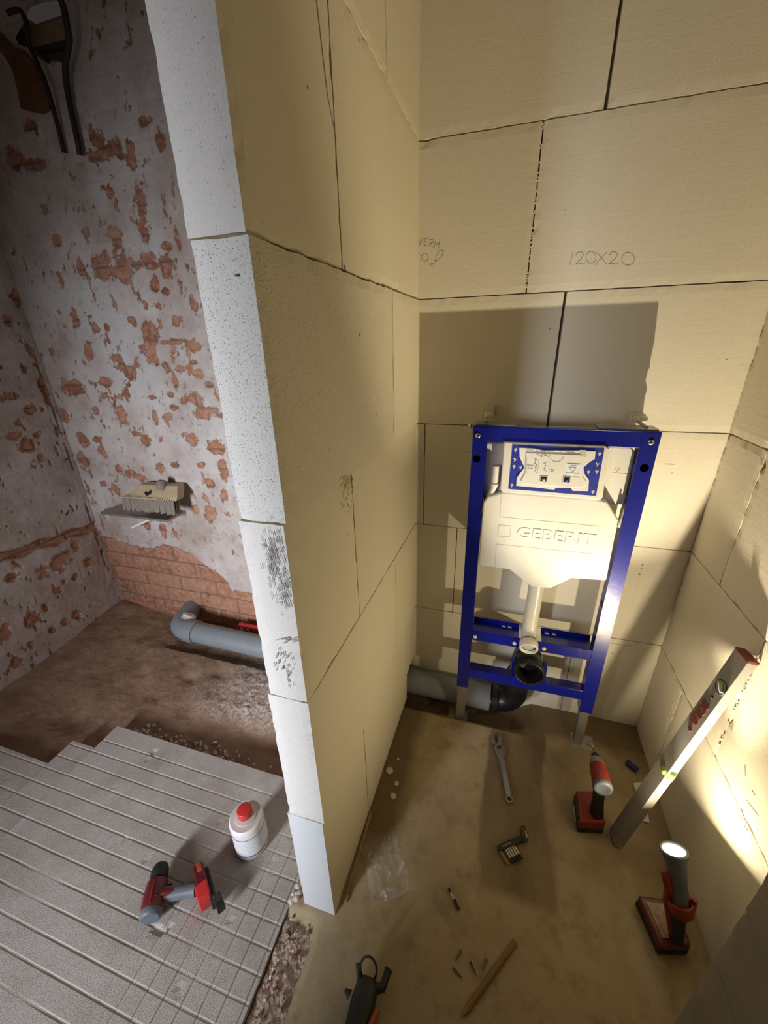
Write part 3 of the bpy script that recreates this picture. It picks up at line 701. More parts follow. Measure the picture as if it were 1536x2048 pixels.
mb = MB(); mb.bb(-.0505, .3640, YF, YF+.003, 1.196, 1.240, 'blue'); mb.bb(-.0955, .4090, YF+.0005, YF+.042, 1.2402, 1.2432, 'blue'); mb.bb(-.0505, .364, YF+.003, YF+.04, 1.196, 1.199, 'blue')
for x in (-.005, .29): mb.bb(x, x+.03, YF-.0008, YF+.001, 1.196, 1.1985, 'zinc')
mb.build('top_bar', T, bevel=.001)
mb = MB()
for x0, x1 in ((-.09, .03), (.255, .405)):
    mb = MB(); mb.bb(x0, x1, YF+.012, YF+.075, 1.2435, 1.2465, 'zinc'); mb.build('mounting_strip', T, label='galvanised strip on top of the frame')
# crossbars
mb = MB(); x0, x1 = -.0503, .3638
for a, b in ((x0, .118), (.196, x1)):
    mb.bb(a, b, YF+.003, YF+.062, .470, .473, 'blue'); mb.bb(a, b, YF+.059, YF+.062, .473, .492, 'blue')
mb.bb(x0, x1, YF+.001, YF+.004, .428, .472, 'blue'); mb.bb(x0, x1, YF+.003, YF+.05, .428, .431, 'blue')
for x in (.055, .078, .21, .235): mb.bb(x, x+.014, YF+.050, YF+.057, .4732, .475, 'white_plastic')
c1 = mb.build('crossbar', T, bevel=.0008)
for px, py, mt, lb in ((950, 1274, 'white_plastic', 'white half-covered plug'), (1029, 1287, 'white_plastic', 'white half-covered plug'), (1088, 1298, 'yellow', 'yellow plug')):
    b = MB(); p = P(px, py, 1, YF); b.lathe((p.x, YF+.001, p.z), (0, -1, 0), [(0, .003), (.0065, .003), (.0075, .001), (.0075, -.002)], mt, 18); b.build('plug', c1, label=lb)
mb = MB(); mb.bb(x0, x1, YF+.003, YF+.042, .278, .281, 'blue'); mb.bb(x0, x1, YF+.001, YF+.004, .238, .280, 'blue'); mb.bb(x0, x1, YF+.003, YF+.03, .238, .241, 'blue')
for x in (.0, .03, .255, .29): mb.bb(x, x+.003, YF+.008, YF+.022, .2806, .2818, 'hole')
mb.build('crossbar', T, bevel=.0008)
# legs
for (x0, x1, zb, sx) in ((-.091, -.057, -.018, -1), (.371, .403, -.002, 1)):
    mb = MB(); y0 = YF+.006; z0 = zb+.004
    mb.bb(x0, x1, y0, y0+.003, z0, .30, 'zinc'); mb.bb(x0, x0+.003, y0, y0+.032, z0, .30, 'zinc'); mb.bb(x1-.003, x1, y0, y0+.032, z0, .30, 'zinc')
    lg = mb.build('leg', T, bevel=.0006)
    mb = MB()
    if sx < 0: mb.bb(x0-.034, x1+.012, y0-.018, y0+.052, zb, z0, 'zinc')
    else: mb.bb(x0-.004, x1+.045, y0-.018, y0+.050, zb, z0, 'zinc')
    ft = mb.build('foot', lg, bevel=.0015)
    b = MB(); bx = (x0-.018) if sx < 0 else (x1+.026)
    b.lathe((bx, y0+.012, z0), (0, 0, 1), [(.007, 0), (.007, .005), (.004, .006), (0, .006)], 'steel', 6, smooth=False); b.build('screw', ft)
# cistern
mb = MB(); Y0 = 1.247
low = [(957, 1130), (1019, 1140), (1062, 1174), (1102, 1177), (1144, 1157), (1213, 1162), (1237, 1040), (1215, 1003), (1190, 998), (1005, 985), (975, 993), (966, 1005)]
pl = [P(x, y, 1, Y0) for x, y in low]; mb.prism(pl, (0, .115, 0), 'white_plastic')
ci = mb.build('cistern', T, bevel=.006, seg=3)
mb = MB(); pl = [P(x, y, 1, 1.278) for x, y in ((968, 885), (1262, 893), (1272, 905), (1250, 1010), (962, 1000), (966, 940))]
mb.prism(pl, (0, .09, 0), 'white_plastic'); mb.build('cistern_upper', ci, bevel=.006, seg=3)
mb = MB(); pl = [P(x, y, 1, 1.243) for x, y in ((1008, 884), (1211, 892), (1219, 897), (1206, 995), (1200, 1001), (1006, 985), (1000, 980))]
mb.prism(pl, (0, .045, 0), 'white_plastic'); sv = mb.build('service_collar', ci, bevel=.004, seg=3)
mb = MB(); mb.prism([P(x, y, 1, 1.2415) for x, y in ((1025, 889), (1209, 897), (1192, 992), (1017, 978))], (0, .003, 0), 'blue_plastic')
blue = mb.build('mounting_frame', sv, label='blue mounting frame in the service opening')
Lp = lambda x, y: (1000+x/6.4, 860+y/6.4)
mb = MB(); Y1 = 1.2375
hg = [(245, 225), (430, 235), (560, 262), (860, 262), (990, 262), (1225, 270), (1215, 370), (1150, 410), (1068, 480), (1085, 560), (1140, 640), (1132, 782), (930, 780), (905, 740), (720, 740), (690, 765), (470, 740), (205, 715), (212, 615), (310, 480), (250, 345)]
mb.prism([P(*Lp(*q), 1, Y1) for q in hg], (0, .004, 0), 'white_plastic')
mb.prism([P(*Lp(*q), 1, Y1-.003) for q in [(335, 290), (1050, 320), (1060, 590), (1100, 660), (1090, 710), (1040, 745), (300, 690), (262, 660), (320, 560)]], (0, .003, 0), 'white_plastic')
pt = mb.build('protection_plate', T, bevel=.0012, label='white hourglass-shaped protection plate'); pt.parent = sv
mb = MB(); Y2 = Y1-.0034
def sq(x0, y0, x1, y1, mt, d=.001): mb.prism([P(*Lp(*q), 1, Y2) for q in ((x0, y0), (x1, y0+(x1-x0)*.035), (x1, y1+(x1-x0)*.035), (x0, y1))], (0, d, 0), mt)
for a in ((345, 235, 430, 310), (1020, 255, 1105, 345)): mb.prism([P(*Lp(*q), 1, Y1-.0012) for q in ((a[0], a[1]), (a[2], a[1]+3), (a[2], a[3]+3), (a[0], a[3]))], (0, .001, 0), 'grey_plastic')
def ln(pts, w=.0007, mt='graphite'): mb.ribbon([P(*Lp(*q), 1, Y2) for q in pts], w, (0, -1, 0), mt)
ln(ell(725, 335, 88, 75, 20, .2)[:-3], .0008, 'grey_plastic')
for cx_, cy_, r in ((485, 310, 14), (530, 335, 13), (545, 300, 12), (580, 320, 14)): ln(ell(cx_, cy_, r, r, 6))
ln([(590, 325), (618, 350)])
ln([(345, 360), (345, 570)], .0005, 'grey_plastic'); ln([(500, 380), (480, 560)], .0005, 'grey_plastic'); ln([(630, 400), (625, 560)], .0005, 'grey_plastic')
for k in range(9): ln([(455+random.uniform(-14, 14), 375+k*20), (462+random.uniform(-12, 18), 390+k*20)], .0016)
for k in range(7): ln([(570+random.uniform(-25, 25), 420+k*18), (575+random.uniform(-25, 25), 430+k*18)], .001)
for x, y in ((660, 510), (680, 515), (665, 535)): ln([(x-14, y), (x+16, y+1)], .0016)
ln([(860, 315), (960, 320)], .0014); ln([(350, 450), (430, 455)], .0008); ln([(350, 490), (420, 494)], .0008); ln([(370, 460), (370, 500)], .0006); ln([(400, 460), (400, 500)], .0006)
sq(845, 425, 1035, 585, 'label_print', .0006); Y2 -= .0006
ln([(870, 435), (1020, 442)], .001); ln([(885, 480), (928, 545), (975, 487), (885, 480)], .0007); ln([(845, 552), (1025, 562)], .0006); ln([(915, 460), (985, 463)], .0008); ln([(930, 605), (1020, 610)], .0006)
mb.build('instruction_print', pt, label='small dark instruction drawings and print')
for x, y, m2 in ((560, 630, 'steel'), (855, 640, 'blue_plastic')):
    mb = MB(); c = P(*Lp(x, y), 1, Y1-.0045); mb.bb(c.x-.0105, c.x+.0105, c.y, c.y+.002, c.z-.009, c.z+.010, 'grey_plastic'); mb.bb(c.x-.0078, c.x+.0078, c.y-.0008, c.y+.001, c.z-.0068, c.z+.0076, 'hole')
    mb.lathe((c.x, c.y-.001, c.z-.001), (0, -1, 0), [(0, .001), (.0045, .001), (.005, 0)], m2, 12); mb.build('push_rod_opening', sv)
for x, y in ((200, 245), (180, 460), (265, 475), (152, 700), (1278, 298), (1240, 525), (1135, 530), (1190, 785), (190, 370), (1250, 430)):
    mb = MB(); c = P(*Lp(x, y), 1, 1.2412); mb.lathe(c, (0, -1, 0), [(0, .0004), (.0042, .0003), (.0045, 0)], 'grey_plastic' if y not in (370, 430) else 'chrome', 10); mb.bb(c.x-.0016, c.x+.0016, c.y-.0004, c.y, c.z-.0085, c.z, 'grey_plastic'); mb.build('keyhole_slot', blue)
# emboss on the cistern
mb = MB(); a = P(1033, 1075, 1, Y0); b = P(1188, 1092, 1, Y0); hgt = P(1033, 1054, 1, Y0).z-a.z
text_mesh(mb, 'GEBERIT', (a.x, Y0-.0002, a.z), (1, 0, (b.z-a.z)/(b.x-a.x)*0+0), (0, 0, 1), hgt*1.42, 'white_plastic', .0016, .0012, xscale=1.0)
w_ = max(v[0] for v in mb.v)-min(v[0] for v in mb.v); k = (b.x-a.x)/w_; mb.v = [(a.x+(v[0]-a.x)*k, v[1], v[2]) for v in mb.v]
mb.build('raised_lettering', ci, label='raised maker lettering moulded in the cistern front'); mb = MB()
q = [P(x, y, 1, Y0) for x, y in ((998, 1050), (1022, 1052), (1020, 1074), (996, 1072))]
for i in range(4): mb.ribbon([q[i], q[(i+1) % 4]], .0016, (0, -1, 0), 'grey_plastic')
mb.build('raised_square', ci)
mb = MB()
for l in ([(1003, 987), (1000, 1034)], [(1000, 1034), (1200, 1053)], [(993, 1088), (1185, 1108)], [(993, 1088), (990, 1133)], [(1183, 1108), (1176, 1158)]):
    mb = MB(); mb.ribbon([P(x, y, 1, Y0) for x, y in l], .0012, (0, -1, 0), 'grey_plastic'); mb.build('moulded_seam', ci)
mb = MB(); q = [P(x, y, 1, 1.2779) for x, y in ((1229, 936), (1240, 936.5), (1234, 943), (1229, 936))]; mb.ribbon(q, .0008, (0, -1, 0), 'grey_plastic')
mb.ribbon([P(1226, 946, 1, 1.2779), P(1254, 948, 1, 1.2779)], .0008, (0, -1, 0), 'grey_plastic')
mb.build('level_mark', ci)
# side clips
for px, py, s_ in ((1241, 1035, 1), (966, 1015, -1)):
    p = P(px, py, 1, YF+.008); mb = MB(); mb.bb(p.x-.004, p.x+.004, YF+.002, YF+.012, p.z-.03, p.z+.03, 'black' if s_ < 0 else 'zinc'); mb.tube([(p.x, YF-.001, p.z+.035), (p.x-.002, YF-.001, p.z), (p.x-.006, YF-.001, p.z-.02)], .0022, 'chrome' if s_ > 0 else 'black', 8); mb.build('clip', T, bevel=.001)
# water inlet elbow at the upper left of the cistern
mb = MB(); mb.tube([(-.018, 1.262, 1.118), (-.018, 1.262, 1.085), (-.019, 1.262, 1.05)], [.012, .0125, .012], 'white_plastic', 18)
mb.tube([(-.018, 1.262, 1.060), (-.018, 1.262, 1.056)], .0145, 'white_plastic', 18); mb.tube([(-.019, 1.262, 1.052), (-.024, 1.262, 1.028), (-.034, 1.266, 1.012)], [.011, .0105, .009], 'white_plastic', 16)
mb.build('inlet_elbow', ci)
# flush pipe
fx = .153; zr = .478
path = [(fx+.004, 1.300, .74), (fx+.003, 1.300, .62), (fx+.001, 1.298, .54)] + bend((fx+.001, 1.298, .52), (fx, 1.296, .475), (fx, 1.23, .452), .034)
mb = MB(); mb.tube(path, .0265, 'pipe_cream', 28)
fp = mb.build('flush_pipe', T)
mb = MB(); d = Vector((0, -1, -.34)).normalized(); e = Vector((fx, 1.246, .457))
mb.lathe(e-d*.012, d, [(.0268, 0), (.032, .002), (.033, .012), (.033, .030), (.031, .033), (.0262, .033), (.0255, .012), (.0255, .008)], 'pipe_cream', 36); mb.build('collar', fp)
mb = MB(); mb.lathe(e+d*.010, d, [(0, 0), (.0253, 0), (.0253, -.002)], 'grey_plastic', 30); mb.lathe(e+d*.0105, d, [(.0235, 0), (.0253, .001), (.0255, 0)], 'black', 30); mb.build('protective_cap', fp, label='translucent grey cap in the pipe mouth')
# waste elbow
wx, wz = .166, .352
mb = MB(); d = Vector((0, -1, -.02)).normalized(); e = Vector((wx, 1.272, wz))
mb.lathe(e, d, [(.047, -.05), (.047, .0), (.053, .003), (.054, .034), (.0525, .043), (.054, .045), (.053, .062), (.049, .064), (.0465, .060), (.046, .0), (.046, -.05)], 'black_pipe', 40)
mb.lathe(e-d*.035, d, [(0, 0), (.046, 0)], 'hole', 30)
pth = bend((wx, 1.31, wz), (wx-.004, 1.345, wz-.01), (wx-.012, 1.35, .22), .06) + [(wx-.016, 1.352, .19)] + bend((wx-.018, 1.353, .16), (wx-.030, 1.356, .045), (wx-.12, 1.357, .04), .07)
mb.tube(pth, .0485, 'black_pipe', 36); mb.tube([(wx-.015, 1.351, .215), (wx-.017, 1.352, .185)], .0535, 'black_pipe', 36); mb.tube([(wx-.090, 1.357, .041), (wx-.115, 1.357, .041)], [.058, .058], 'black_pipe', 36)
we = mb.build('waste_elbow', T)
mb = MB()
for s_ in (-1, 1):
    mb.bb(wx+s_*.056-.006, wx+s_*.056+.006, YF-.012, YF+.018, wz-.062, wz+.022, 'blue'); mb.bb(wx+s_*.05-.008, wx+s_*.05+.008, YF-.018, YF-.010, wz-.066, wz-.045, 'blue')
mb.bb(wx-.06, wx+.06, YF-.004, YF-.001, .243, .300, 'blue'); mb.build('pipe_bracket', T, bevel=.0012)
# wall anchors
for x, sc in ((-.062, .8), (.378, 1.1)):
    mb = MB(); mb.tube([(x, YF+.03, 1.249), (x, YB, 1.249)], .005, 'chrome', 12)
    mb.bb(x-.020, x+.020, YB-.030*sc, YB-.001, 1.245, 1.285 if sc < 1 else 1.27, 'pipe_cream'); mb.lathe((x+.004, YB-.045, 1.255), (0, 0, 1), [(.018*sc, 0), (.018*sc, .008), (.012*sc, .012), (0, .012)], 'pipe_cream', 20)
    mb.build('wall_anchor', T, bevel=.002, label='cream plastic wall anchor with threaded rod')
mb = MB(); mb.lathe((-.103, YF+.06, 1.215), (0, 1, 0), [(0, 0), (.010, 0), (.011, .006), (.006, .02), (.004, .04)], 'white_plastic', 14); mb.lathe((-.112, YF+.06, 1.232), (.4, 1, 0), [(0, 0), (.007, 0), (.008, .01), (0, .012)], 'chrome', 10)
mb.build('corner_clip', T)

# ------------------------------------------------------------------ drain pipe
mb = MB(); c0 = Vector((.042, 1.356, .043)); c1 = Vector((-1.56, 1.356, .062))
path = [c0, c0.lerp(c1, .25), c0.lerp(c1, .5), c0.lerp(c1, .75), Vector((-1.545, 1.356, .062))] + bend((-1.55, 1.356, .062), (-1.64, 1.358, .063), (-1.67, 1.50, .066), .075) + [Vector((-1.676, 1.53, .067))]
mb.tube(path, .055, 'grey_pvc', 40)
D = thing('drain_pipe', (-.7, 1.356, 0), 'long grey plastic drain pipe running along the foot of the old brick wall', 'pipe')
mb.build('pipe', D)
mb = MB(); mb.tube([(-1.560, 1.358, .062), (-1.50, 1.356, .062)], .0615, 'grey_pvc', 40); mb.build('socket', D)
mb = MB(); mb.lathe((-1.606, 1.40, .082), (.25, .55, .75), [(.0, .040), (.030, .040), (.036, .034), (.036, .020), (.040, .02), (.040, .0)], 'white', 30); mb.build('stub_cap', D, label='white round cap on the bend of the pipe')
# small red level behind the pipe
p = P(477, 1256, 1, 1.438); L_ = .24
S = thing('torpedo_level', (p.x+.1, 1.462, .0), 'short red spirit level showing behind the grey drain pipe beside the partition', 'level')
mb = MB(); mb.bb(p.x, p.x+L_, 1.438, 1.458, p.z-.028, p.z+.026, 'red_cap'); bd = mb.build('level_body', S, bevel=.003)
mb = MB(); mb.bb(p.x+.012, p.x+.03, 1.4372, 1.44, p.z-.010, p.z+.012, 'white'); mb.lathe((p.x+.062, 1.4385, p.z+.002), (0, -1, 0), [(0, .0006), (.017, .0006), (.018, 0)], 'black', 20); mb.lathe((p.x+.062, 1.4375, p.z+.002), (0, -1, 0), [(0, .0006), (.010, .0006), (.012, 0)], 'glassy', 20)
mb.build('vial', bd); S.location = (p.x+.1, 1.448, p.z-.028)
for ch in S.children: ch.location = Vector((0, 0, 0)) - (S.location - Vector((p.x+.1, 1.462, .0)))
# hand brush on the old wall
B = thing('hand_brush', P(310, 1000, 1, 1.46), 'dusty wooden brush head with grey bristles held against the old wall', 'brush')
mb = MB(); x0, x1 = P(262, 1000, 1, 1.46).x, P(372, 990, 1, 1.46).x; zc = .815
mb.prism([(x0, 1.40, zc-.018), (x1-.01, 1.40, zc-.005), (x1, 1.40, zc+.012), (x1-.03, 1.45, zc+.055), (x0+.10, 1.45, zc+.045), (x0+.01, 1.40, zc-.008)], (0, .05, 0), 'brushwood')
bk = mb.build('brush_back', B, bevel=.006)
mb = MB()
for i in range(36):
    x = x0+.02+(x1-x0-.05)*i/35
    for y in (1.405, 1.42, 1.435): mb.tube([(x, y, zc-.005), (x-.004+random.uniform(-.004, .004), y-.006, zc-.075+random.uniform(-.006, .006))], [.0045, .0065], 'bristle', 5)
mb.build('bristles', B)
mb = MB(); q = P(325, 972, 1, 1.45); mb.lathe((q.x, 1.44, zc+.035), (.1, .25, 1), [(.024, 0), (.022, .04), (.014, .045), (0, .045)], 'bristle', 16); mb.build('handle_socket', B)
mb = MB(); q = P(302, 986, 1, 1.425); mb.lathe((q.x, 1.399, zc+.022), (0, -1, 0), [(0, .001), (.011, .001), (.011, -.004)], 'hole', 14)
for i in range(22): mb.ribbon([(x0+.05+i*.014, 1.3995, zc-.004), (x0+.056+i*.014, 1.3995, zc+.006)], .002, (0, -1, 0), 'hole')
mb.build('holes', bk)
a = P(264, 1055, 1, 1.46); b = P(322, 1029, 1, 1.47); mb = MB(); mb.tube([a, b], .008, 'white', 10)
mb.build('white_stick', label='thin white stick poking out below the brush on the old wall', cat='stick')
a = P(248, 1040, 1, 1.50); b = P(370, 1032, 1, 1.50); mb = MB(); mb.bb(a.x, b.x, 1.385, 1.525, .700, .712, 'steel')
mb.build('metal_ledge', bevel=.002, label='small dusty metal ledge under the brush on the old wall', cat='ledge')

# ------------------------------------------------------------------ bottle
bc = Vector((-.664, .603, 0))
B = thing('plastic_bottle', bc, 'white round plastic bottle with a red screw cap on the grooved board', 'bottle')
mb = MB(); r = .0515
mb.lathe(bc, (0, 0, 1), [(0, 0), (r-.004, 0), (r, .004), (r, .124), (r, .126), (r-.0012, .133), (r-.004, .1375), (r-.0052, .138), (r-.0055, .1378)], 'bottle', 48)
mb.lathe(bc, (0, 0, 1), [(r-.0055, .1378), (r-.006, .1378), (.0335, .1405), (.0330, .1406), (.0322, .1425), (.0316, .1427), (.0180, .1455), (.0165, .146), (.0165, .160), (0, .160)], 'bottle_top', 48); bt = mb.build('bottle_body', B)
mb = MB(); mb.lathe(bc, (0, 0, 1), [(0, .172), (.0200, .172), (.0205, .1718), (.0218, .1700), (.0219, .1690), (.0222, .149), (.021, .1475)], 'red_cap', 30); mb.build('screw_cap', B)
mb = MB()
def arc(a0, a1, z0, z1, rr, mt, n=28):
    ps = [(bc.x+rr*math.cos(a0+(a1-a0)*i/n), bc.y+rr*math.sin(a0+(a1-a0)*i/n)) for i in range(n+1)]
    mb.add([(x, y, z0) for x, y in ps]+[(x, y, z1) for x, y in ps], [(i, i+1, n+2+i, n+1+i) for i in range(n)], mt, True)
arc(-2.1, -.35, .024, .101, r+.0005, 'label_print'); arc(-3.6, -2.1, .024, .101, r+.0005, 'orange'); arc(-.35, 1.6, .024, .101, r+.0005, 'label_print')
arc(-3.6, 2.6, .1015, .1035, r+.0006, 'magenta'); arc(-3.6, 2.6, .0195, .023, r+.0006, 'navy'); mb.build('paper_label', bt)

# ------------------------------------------------------------------ helper for power tools
def rbox(mb, a, b, w, h, up, mat):
    """box from a to b (centre line), width w across, height h along up"""
    a, b, up = Vector(a), Vector(b), Vector(up); x = (b-a).normalized(); z = (up-x*up.dot(x)).normalized(); y = z.cross(x)
    mb.box((a+b)/2, ((b-a).length, w, h), mat, Matrix((x, y, z)).transposed())
# red drill lying on its side on the board
z = .034
h0, h1 = P(322, 1728, 2, .04), P(299, 1834, 2, .04); ax = (h1-h0).normalized()
T2 = thing('cordless_drill', ((h0.x+h1.x)/2, (h0.y+h1.y)/2, 0), 'dark red cordless drill lying on its side on the grooved insulation board', 'drill')
def on(t, zz=z): p = h0.lerp(h1, t); return Vector((p.x, p.y, zz))
mb = MB(); mb.tube([on(.30), on(.36), on(.62), on(.86), on(.90)], [.022, .029, .031, .029, .026], 'darkred', 20); dr = mb.build('motor_housing', T2)
mb = MB(); side = Vector((0, 0, 1)).cross(ax)
for k in range(4): c = on(.5+.07*k, z+.026); mb.tube([c+side*(-.012), c+side*.014], .0025, 'black', 6)
mb.tube([on(.40)+Vector((0, 0, .029)), on(.6)+Vector((0, 0, .031)), on(.82)+Vector((0, 0, .028))], .003, 'red', 8); mb.build('grip_ribs', dr)
mb = MB(); mb.tube([on(-.02), on(0.0), on(.10), on(.20), on(.30)], [.014, .019, .024, .025, .024], 'black', 18); mb.lathe(on(-.02), -ax, [(.006, 0), (.005, .006), (0, .007)], 'steel', 10); mb.build('chuck', T2)
mb = MB(); mb.tube([on(.88), on(.93), on(1.0), on(1.02)], [.028, .029, .027, .023], 'slate', 22); mb.build('end_cap', T2, label='slate grey end cap')
g0 = on(.62); g1 = P(392, 1778, 2, .035)
mb = MB(); mb.tube([g0, g0.lerp(g1, .35), g0.lerp(g1, .7), g1], [.020, .018, .0175, .019], 'slate', 16); hd = mb.build('handle', T2)
mb = MB(); mb.tube([g0+Vector((0, 0, .010)), g0.lerp(g1, .3)+Vector((0, 0, .012)), g0.lerp(g1, .55)+Vector((0, 0, .010))], [.016, .012, .006], 'darkred', 12); mb.tube([g0.lerp(g1, .1)+Vector((0, .02, -.004)), g0.lerp(g1, .25)+Vector((0, .024, -.004))], .007, 'black', 8); mb.build('trigger', hd)
f0, f1 = P(398, 1738, 2, .035), P(414, 1806, 2, .035)
mb = MB(); rbox(mb, f0, f1, .030, .058, (0, 0, 1), 'darkred'); bt = mb.build('battery_foot', T2, bevel=.005)
mb = MB(); fa, fb = f0.lerp(f1, .60), f0.lerp(f1, 1.04); rbox(mb, fa+Vector((-.004, 0, .004)), fb+Vector((-.004, 0, .004)), .034, .060, (0, 0, 1), 'red_cap'); fr_ = mb.build('front_panel', bt, bevel=.004, label='bright red panel')
mb = MB(); sd = Vector((.022, .004, 0)); rbox(mb, f0+sd+Vector((0, 0, -.006)), f1+sd+Vector((0, 0, -.006)), .016, .040, (0, 0, 1), 'black'); rbox(mb, f0.lerp(f1, .75)+sd*1.6, f1.lerp(f0, -.12)+sd*1.8, .022, .03, (0, 0, 1), 'black'); rbox(mb, f0+Vector((0, .004, .006)), f0.lerp(f1, .3)+Vector((0, .004, .006)), .014, .05, (0, 0, 1), 'orange'); mb.build('contact_rail', bt, bevel=.003)
# impact driver standing on its battery
r0, r1 = P(1206, 1577, 2, .205), P(1191, 1513, 2, .200); ax = (r1-r0).normalized()
A, B_, C_, D_ = P(1152, 1578, 2, .062), P(1196, 1580, 2, .062), P(1213, 1645, 2, .062), P(1160, 1642, 2, .062)
cen = (A+B_+C_+D_)/4
T3 = thing('impact_driver', (cen.x, cen.y, 0), 'red impact driver standing upright on its battery by the right frame foot', 'drill')
mb = MB(); mb.prism([D_-Vector((0, 0, .040)), C_-Vector((0, 0, .040)), B_-Vector((0, 0, .040)), A-Vector((0, 0, .040))], (0, 0, .036), 'red'); bt = mb.build('battery', T3, bevel=.008, seg=3)
mb = MB(); s_ = 1.02; q = [cen+(p-cen)*s_ for p in (D_, C_, B_, A)]; mb.prism([Vector((p.x, p.y, .001)) for p in q], (0, 0, .024), 'black'); mb.build('battery_base', bt, bevel=.006)
mb = MB(); q = A.lerp(D_, .18); q2 = A.lerp(D_, .85); mb.tube([Vector((q.x-.002, q.y, .05)), Vector((q2.x-.002, q2.y, .05))], .006, 'black', 8); mb.tube([Vector((q.x-.006, q.y-.02, .03)), Vector((q2.x-.006, q2.y, .03))], .004, 'steel', 8); mb.build('belt_clip', bt)
hb = P(1193, 1625, 2, .062); ht = r0.lerp(r1, .30)
mb = MB(); mb.tube([hb, hb.lerp(ht, .4), hb.lerp(ht, .75), ht], [.021, .017, .018, .02], 'black', 16); hd = mb.build('handle', T3)
mb = MB(); q = hb.lerp(ht, .72)+Vector((0, .020, 0)); mb.tube([q+Vector((0, 0, .012)), q-Vector((0, 0, .016))], .007, 'black', 8); mb.build('trigger', hd)
mb = MB(); mb.tube([r0.lerp(r1, -.02), r0.lerp(r1, .08), r0.lerp(r1, .45), r0.lerp(r1, .70)], [.026, .028, .0265, .024], 'red', 24); mh = mb.build('motor_housing', T3)
mb = MB(); mb.lathe(r0.lerp(r1, .03), -ax, [(.0285, -.006), (.029, .002), (.026, .007), (.018, .0075), (.017, .0065), (0, .0065)], 'slate', 24); mb.build('rear_cap', mh)
mb = MB(); mb.tube([r0.lerp(r1, .69), r0.lerp(r1, .78), r0.lerp(r1, .92)], [.0245, .022, .016], 'steel', 20); mb.build('gear_nose', mh)
mb = MB(); mb.tube([r0.lerp(r1, .91), r0.lerp(r1, 1.04), r0.lerp(r1, 1.08)], [.013, .0125, .009], 'black', 16); ch = mb.build('chuck', T3)
tip = P(1184, 1490, 2, .198); mb = MB(); q = r0.lerp(r1, 1.05); mb.tube([q, q.lerp(tip, .7)], .0028, 'pencil', 8); mb.tube([q.lerp(tip, .68), tip, tip.lerp(q, -.06)], [.0042, .0042, .002], 'chrome', 8); mb.build('driver_bit', ch, label='brass-coloured driver bit')
# work light
lb = [P(1276, 1790, 2, .045), P(1322, 1893, 2, .045), P(1384, 1893, 2, .045), P(1352, 1800, 2, .045)]
cen = sum(lb, Vector())/4
T4 = thing('work_light', (cen.x, cen.y, 0), 'switched-on red and grey battery work light standing near the right wall', 'lamp')
mb = MB(); mb.prism([Vector((p.x, p.y, .020)) for p in (lb[0], lb[1], lb[2], lb[3])], (0, 0, .026), 'darkred'); bt = mb.build('battery', T4, bevel=.006, seg=3)
mb = MB(); q = [cen+(p-cen)*1.02 for p in lb]; mb.prism([Vector((p.x, p.y, .001)) for p in q], (0, 0, .020), 'black'); mb.build('battery_base', bt, bevel=.005)
mb = MB(); q = [cen+(p-cen)*.72 for p in lb]; mb.prism([Vector((p.x, p.y, .044)) for p in q], (0, 0, .006), 'rubble'); mb.build('dusty_top', bt, bevel=.003)
hb, rc = P(1352, 1878, 2, .048), P(1360, 1806, 2, .155)
mb = MB(); mb.tube([hb, hb.lerp(rc, .5), rc], [.017, .0165, .021], 'black', 18); mb.build('handle', T4)
hb2 = rc.lerp(LENS, .02)
mb = MB(); axd = (LENS-rc).normalized()
mb.tube([rc-axd*.004, rc.lerp(LENS, .35), LENS-LDIR*.030, LENS-LDIR*.008], [.018, .0205, .024, .029], 'slate', 28); hd = mb.build('lamp_head', T4)
mb = MB(); mb.lathe(LENS, LDIR, [(.029, -.012), (.0315, -.004), (.0315, .001), (.026, .001), (.0255, -.004)], 'slate', 36); mb.build('bezel', hd)
mb = MB(); mb.lathe(LENS-LDIR*.003, LDIR, [(0, 0), (.0258, 0), (.0258, -.002)], 'lens', 36); mb.build('lens', hd, label='glowing lamp lens')
mb = MB(); mb.lathe(rc, axd, [(.019, -.030), (.027, -.020), (.030, -.004), (.030, .008), (.024, .008), (.023, -.004)], 'red', 28)
pr = P(1331, 1752, 2, .215); mb.tube([rc+Vector((-.022, .004, -.02)), rc.lerp(pr, .5)+Vector((-.008, 0, 0)), pr, pr+Vector((.002, .004, .006))], [.011, .011, .010, .006], 'red', 12)
mb.tube([rc+Vector((.026, .0, -.01)), rc+Vector((.028, .004, .025))], [.010, .006], 'red', 10)
mb.tube([rc+Vector((-.022, .004, -.02)), hb+Vector((-.016, .0, .02))], [.010, .006], 'red', 10); mb.build('swivel_yoke', T4)
# dark tool at the bottom edge of the picture
tb = Vector((-.200, .33, 0))
T5 = thing('power_screwdriver', tb, 'dark tool with a wire hanging loop lying at the bottom edge of the photo', 'tool')
a0, a1, a2 = P(735, 1972, 2, .035), P(715, 2048, 2, .035), P(700, 2120, 2, .035)
mb = MB(); mb.tube([a0+Vector((0, .012, 0)), a0, a0.lerp(a1, .5), a1, a2], [.018, .027, .030, .028, .030], 'black', 18); bd = mb.build('tool_body', T5)
mb = MB(); b0, b1 = P(765, 1975, 2, .03), P(776, 1942, 2, .03); mb.tube([a0+Vector((.012, 0, 0)), b0, b1], [.013, .010, .009], 'black', 12); mb.lathe(b1, (b1-b0), [(.010, 0), (.011, .003), (.006, .005), (.005, 0)], 'black', 14); mb.build('side_spout', bd)
mb = MB(); mb.tube([P(700, 1990, 2, .03), P(690, 1980, 2, .035)], [.010, .004], 'black', 8); mb.build('lock_button', bd)
mb = MB(); mb.tube([P(755, 2020, 2, .045), P(738, 2060, 2, .05)], .008, 'orange', 8); mb.build('accent_strip', bd, label='orange strip')
lp = []
cl = P(737, 1938, 2, .055)
